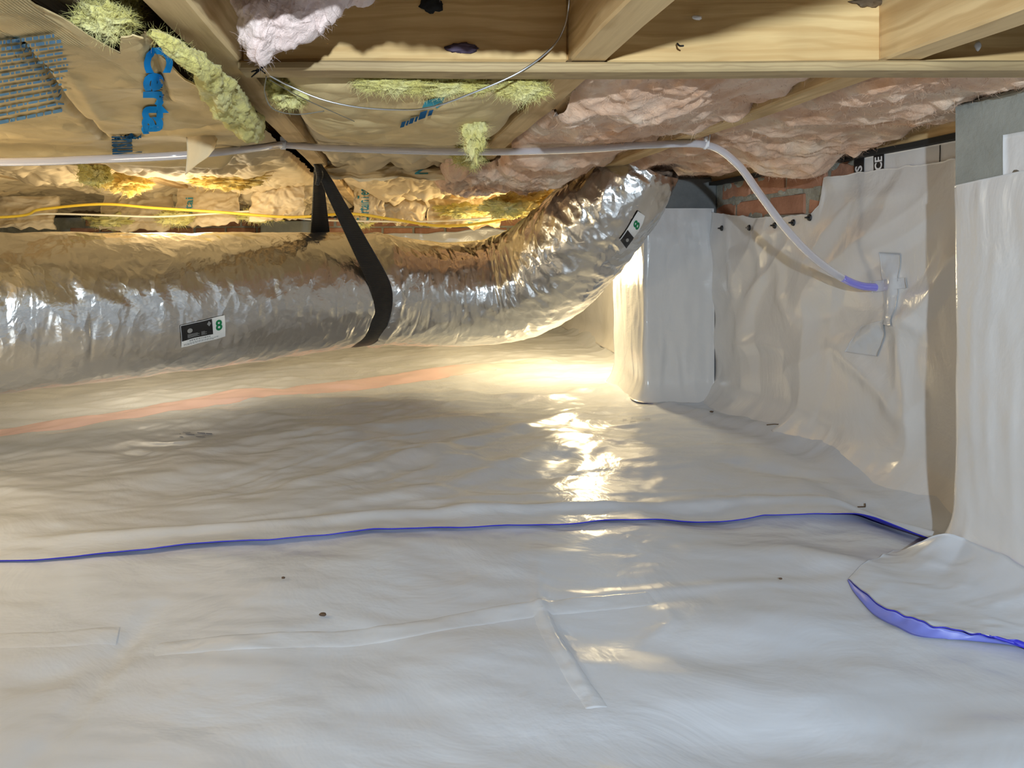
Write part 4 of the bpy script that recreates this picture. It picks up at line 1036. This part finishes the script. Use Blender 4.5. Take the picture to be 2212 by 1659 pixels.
# ------------------------------------------------------------------ tubing, clips, wires, cables
tp = [(-1.5, 1.48, 0.160)] + [at(*p) for p in [(0, 350, 1.48), (180, 345, 1.48), (400, 335, 1.50), (560, 319, 1.62), (612, 313, 1.70), (700, 319, 1.70), (860, 325, 1.70), (1050, 328, 1.70), (1250, 323, 1.69), (1400, 313, 1.675), (1525, 313, 1.66),
      (1590, 352, 1.655), (1640, 418, 1.655), (1690, 485, 1.66), (1745, 545, 1.665), (1805, 592, 1.668), (1855, 616, 1.67)]]
yv_, zv_ = onw(1897, 621); xw_ = float(wall_x(np.array(yv_), np.array(zv_))); tp.append((xw_ + 0.004, yv_, zv_))
tb = empty('clear_tube', at(612, 313, 1.70)); tag(tb, 'clear plastic tube crossing under the joists and curving to the wall sheet', 'tube')
kid(tube('tubing', tp, 0.0085, M['vinyl'], 260, 14), tb)
C2 = catmull(tp, 260)[-26:]
part_label(kid(tube('tube_end', C2[::5].tolist() + [C2[-1].tolist()], [0.0086, 0.0089, 0.0091], M['vinyl_blue'], 20, 14), tb), 'blue tinted tube end')
def clip(lab, u, v, Y, w, ang):
    c = empty('tube_clip', at(u, v, Y)); tag(c, lab, 'clip', 'white tube clips')
    bm = bmesh.new(); bmesh.ops.create_cone(bm, cap_ends=True, segments=18, radius1=0.0108, radius2=0.0108, depth=w)
    bmesh.ops.rotate(bm, verts=bm.verts, matrix=Matrix.Rotation(math.pi / 2, 3, 'Y'))
    bmesh.ops.bevel(bm, geom=[e for e in bm.edges if len(e.link_faces) == 2 and e.calc_face_angle() > 1], offset=0.0015, segments=1, affect='EDGES')
    me = bpy.data.meshes.new('band'); bm.to_mesh(me); bm.free(); me.materials.append(M['white']); o = link('band', me, c); o.rotation_euler = (0, ang, 0)
    o = board('foot', -w / 2, w / 2, -0.006, 0.006, 0.006, 0.0185, M['white'], None, 0.001, 0); o.parent = c
    return c
clip('square white clamp holding the clear tube under the strapped joist', 612, 313, 1.70, 0.013, 0.06)
c2 = clip('small white clip where the clear tube turns down to the wall', 1525, 313, 1.66, 0.006, 0.3)
o = tube('nail', [(0.002, -0.008, -0.006), (0.003, -0.010, 0.008), (0.005, -0.010, 0.022)], 0.0014, M['white'], 8, 6); o.parent = c2
# clear tape patches over the tube's entry
def patch(lab, corners):
    p4 = [np.array(onw(u, v)) for u, v in corners]; a, b = np.meshgrid(np.linspace(0, 1, 24), np.linspace(0, 1, 24), indexing='ij')
    a = a[..., None]; b = b[..., None]; q = p4[0] * (1 - a) * (1 - b) + p4[1] * a * (1 - b) + p4[2] * (1 - a) * b + p4[3] * a * b
    x = wall_x(q[..., 0], q[..., 1]) - 0.0022 - 0.001 * fbm(q[..., 0] * 50, q[..., 1] * 50, 2, 2)
    return tag(sheet('clear_patch', np.concatenate([x[..., None], q], -1), M['tape'], t=0.0006, flip=False), lab, 'tape', 'clear tape patches')
patch('upright clear tape strip over the tube end on the wall', [(1912, 545), (1948, 548), (1915, 700), (1945, 705)])
patch('clear tape strip lying across the upright one by the tube end', [(1885, 608), (1960, 600), (1888, 632), (1962, 622)])
patch('lower clear tape patch below the tube end on the wall', [(1860, 705), (1925, 690), (1830, 760), (1890, 770)])

sw = [at(*p) for p in [(1229, -40, 0.90), (1229, 10, 0.935), (1218, 62, 0.945), (1190, 105, 0.945), (1120, 157, 0.945), (1015, 203, 0.96), (930, 232, 0.98), (860, 237, 1.0), (770, 231, 1.01), (690, 213, 1.01), (620, 183, 1.0), (573, 158, 0.98)]]
tag(tube('silver_wire', sw, 0.0013, M['steel'], 160, 8), 'thin silver wire drooping from the second joist below the pine strip', 'wire')
tag(tube('thin_wire', [at(*p) for p in [(575, 165, 0.98), (572, 200, 1.0), (590, 235, 1.03), (640, 247, 1.06), (700, 240, 1.08)]], 0.0009, M['dullsteel'], 60, 6), 'thin dull wire looping below the black wire knot', 'wire')
tag(tube('thin_wire', [at(*p) for p in [(582, 172, 0.99), (650, 210, 1.05), (720, 242, 1.12), (765, 262, 1.18)]], 0.0008, M['dullsteel'], 40, 6), 'thin straight dull wire slanting down to the kraft belly', 'wire')
kt = empty('wire_knot', at(560, 150, 0.94)); tag(kt, 'knot of short black wire ends at the tip of the pink wool', 'wire')
for i in range(5):
    a = random.Random(i).uniform(-1, 1); o = tube('strand', [(-0.010 * math.cos(a * 2 + i), 0.002 * i - 0.004, -0.010 * math.sin(i * 1.3)), (0, 0.001 * i, 0), (0.010 * math.cos(a + i), -0.002, 0.010 * math.sin(i * 1.3 + a))], 0.0009, M['blackgap'], 10, 5); o.parent = kt
tag(tube('yellow_cable', [(-2.4, 2.5, 0.09)] + [at(*p) for p in [(-20, 470, 2.75), (90, 452, 2.75), (220, 441, 2.76), (330, 449, 2.78), (470, 458, 2.8), (600, 468, 2.82), (660, 468, 2.84), (760, 462, 2.86), (850, 474, 2.88), (950, 488, 2.9), (1040, 482, 2.9), (1130, 464, 2.9), (1210, 445, 2.95)]], 0.0052, M['yellowcable'], 160, 8), 'yellow cable strung under the ceiling above the duct', 'cable')
tag(tube('cream_cable', [(-2.4, 2.6, 0.09)] + [at(*p) for p in [(-20, 468, 2.80), (100, 462, 2.82), (230, 465, 2.84), (340, 468, 2.85), (470, 461, 2.86), (560, 457, 2.87), (660, 473, 2.9), (800, 478, 2.94), (930, 478, 2.95), (1060, 470, 2.95), (1160, 455, 2.98)]], 0.0038, M['creamcable'], 160, 8), 'thin cream cable running beside the yellow cable', 'cable')
# small block in the slot over the duct and a red fitting low on the far wall
tag(board('grey_block', *(lambda a, b: (a[0], b[0], YB - 0.14, YB - 0.03, b[2], a[2]))(at(562, 476, YB - 0.14), at(690, 545, YB - 0.14)), M['concrete'], bev=0.006), 'grey block pier on the back wall seen over the duct, behind the strap', 'block')
tag(blob('red_cap', at(1310, 650, 4.45), (0.03, 0.03, 0.03), M['red'], 2, 0.2, 3), 'small red cap by the bright wall beyond the duct bend', 'fitting')

# scraps on the floor
def chip(lab, u, v, L, far, sd, twig=False):
    x, y = onf(u, v); z = float((far_z if far else floor_z)(np.array(x), np.array(y))) + 0.003
    if twig: o = tube('twig', [(x - L, y + 0.004, z), (x - L * 0.3, y - 0.006, z + 0.004), (x + L * 0.4, y - 0.002, z + 0.003), (x + L, y + 0.006, z + 0.006)], 0.0013, M['chip'], 12, 5)
    else: o = blob('chip', (x, y, z + 0.001), (L, L * 0.7, L * 0.45), M['chip'], sd, 0.4, 2)
    return tag(o, lab, 'debris', 'scraps on the floor sheets')
chip('dark chip on the near sheet just behind the long seam tape', 697, 1327, 0.005, False, 1)
chip('tiny dark chip on the near sheet below the middle of the blue edge', 612, 1259, 0.003, False, 2)
chip('dark chip on the near sheet, left of the curled blue corner', 1686, 1254, 0.003, False, 3)
chip('short black twig on the far sheet at the foot of the right wall', 1675, 951, 0.022, True, 4, True)
chip('reddish brown curved twig on the far sheet near the shaded wall strip', 1840, 1006, 0.015, True, 5, True)
chip('small dark stick on the far sheet just behind the blue edge, near the pier', 1864, 1101, 0.008, True, 6, True)
chip('small dark chip on the far sheet before the far pilaster', 1537, 903, 0.006, True, 7)

# loose fibres on the wool
i_ = 0
for o in list(bpy.data.objects):
    nm = o.name.split('.')[0]
    if nm == 'yellow_tuft':
        far = o.location.y > 1.6; fuzz(o, 1200 if far else (9000 if o.name == 'yellow_tuft' else 3200), 0.022 if far else 0.012, 0.0005 if far else 0.00018, o.data.materials[0], i_); i_ += 1
    elif nm == 'pink_batt': fuzz(o, 14000, 0.014, 0.00022, o.data.materials[0], i_); i_ += 1
    elif nm == 'hanging_wool': fuzz(o, 9000, 0.011, 0.00014, o.data.materials[0], i_); i_ += 1
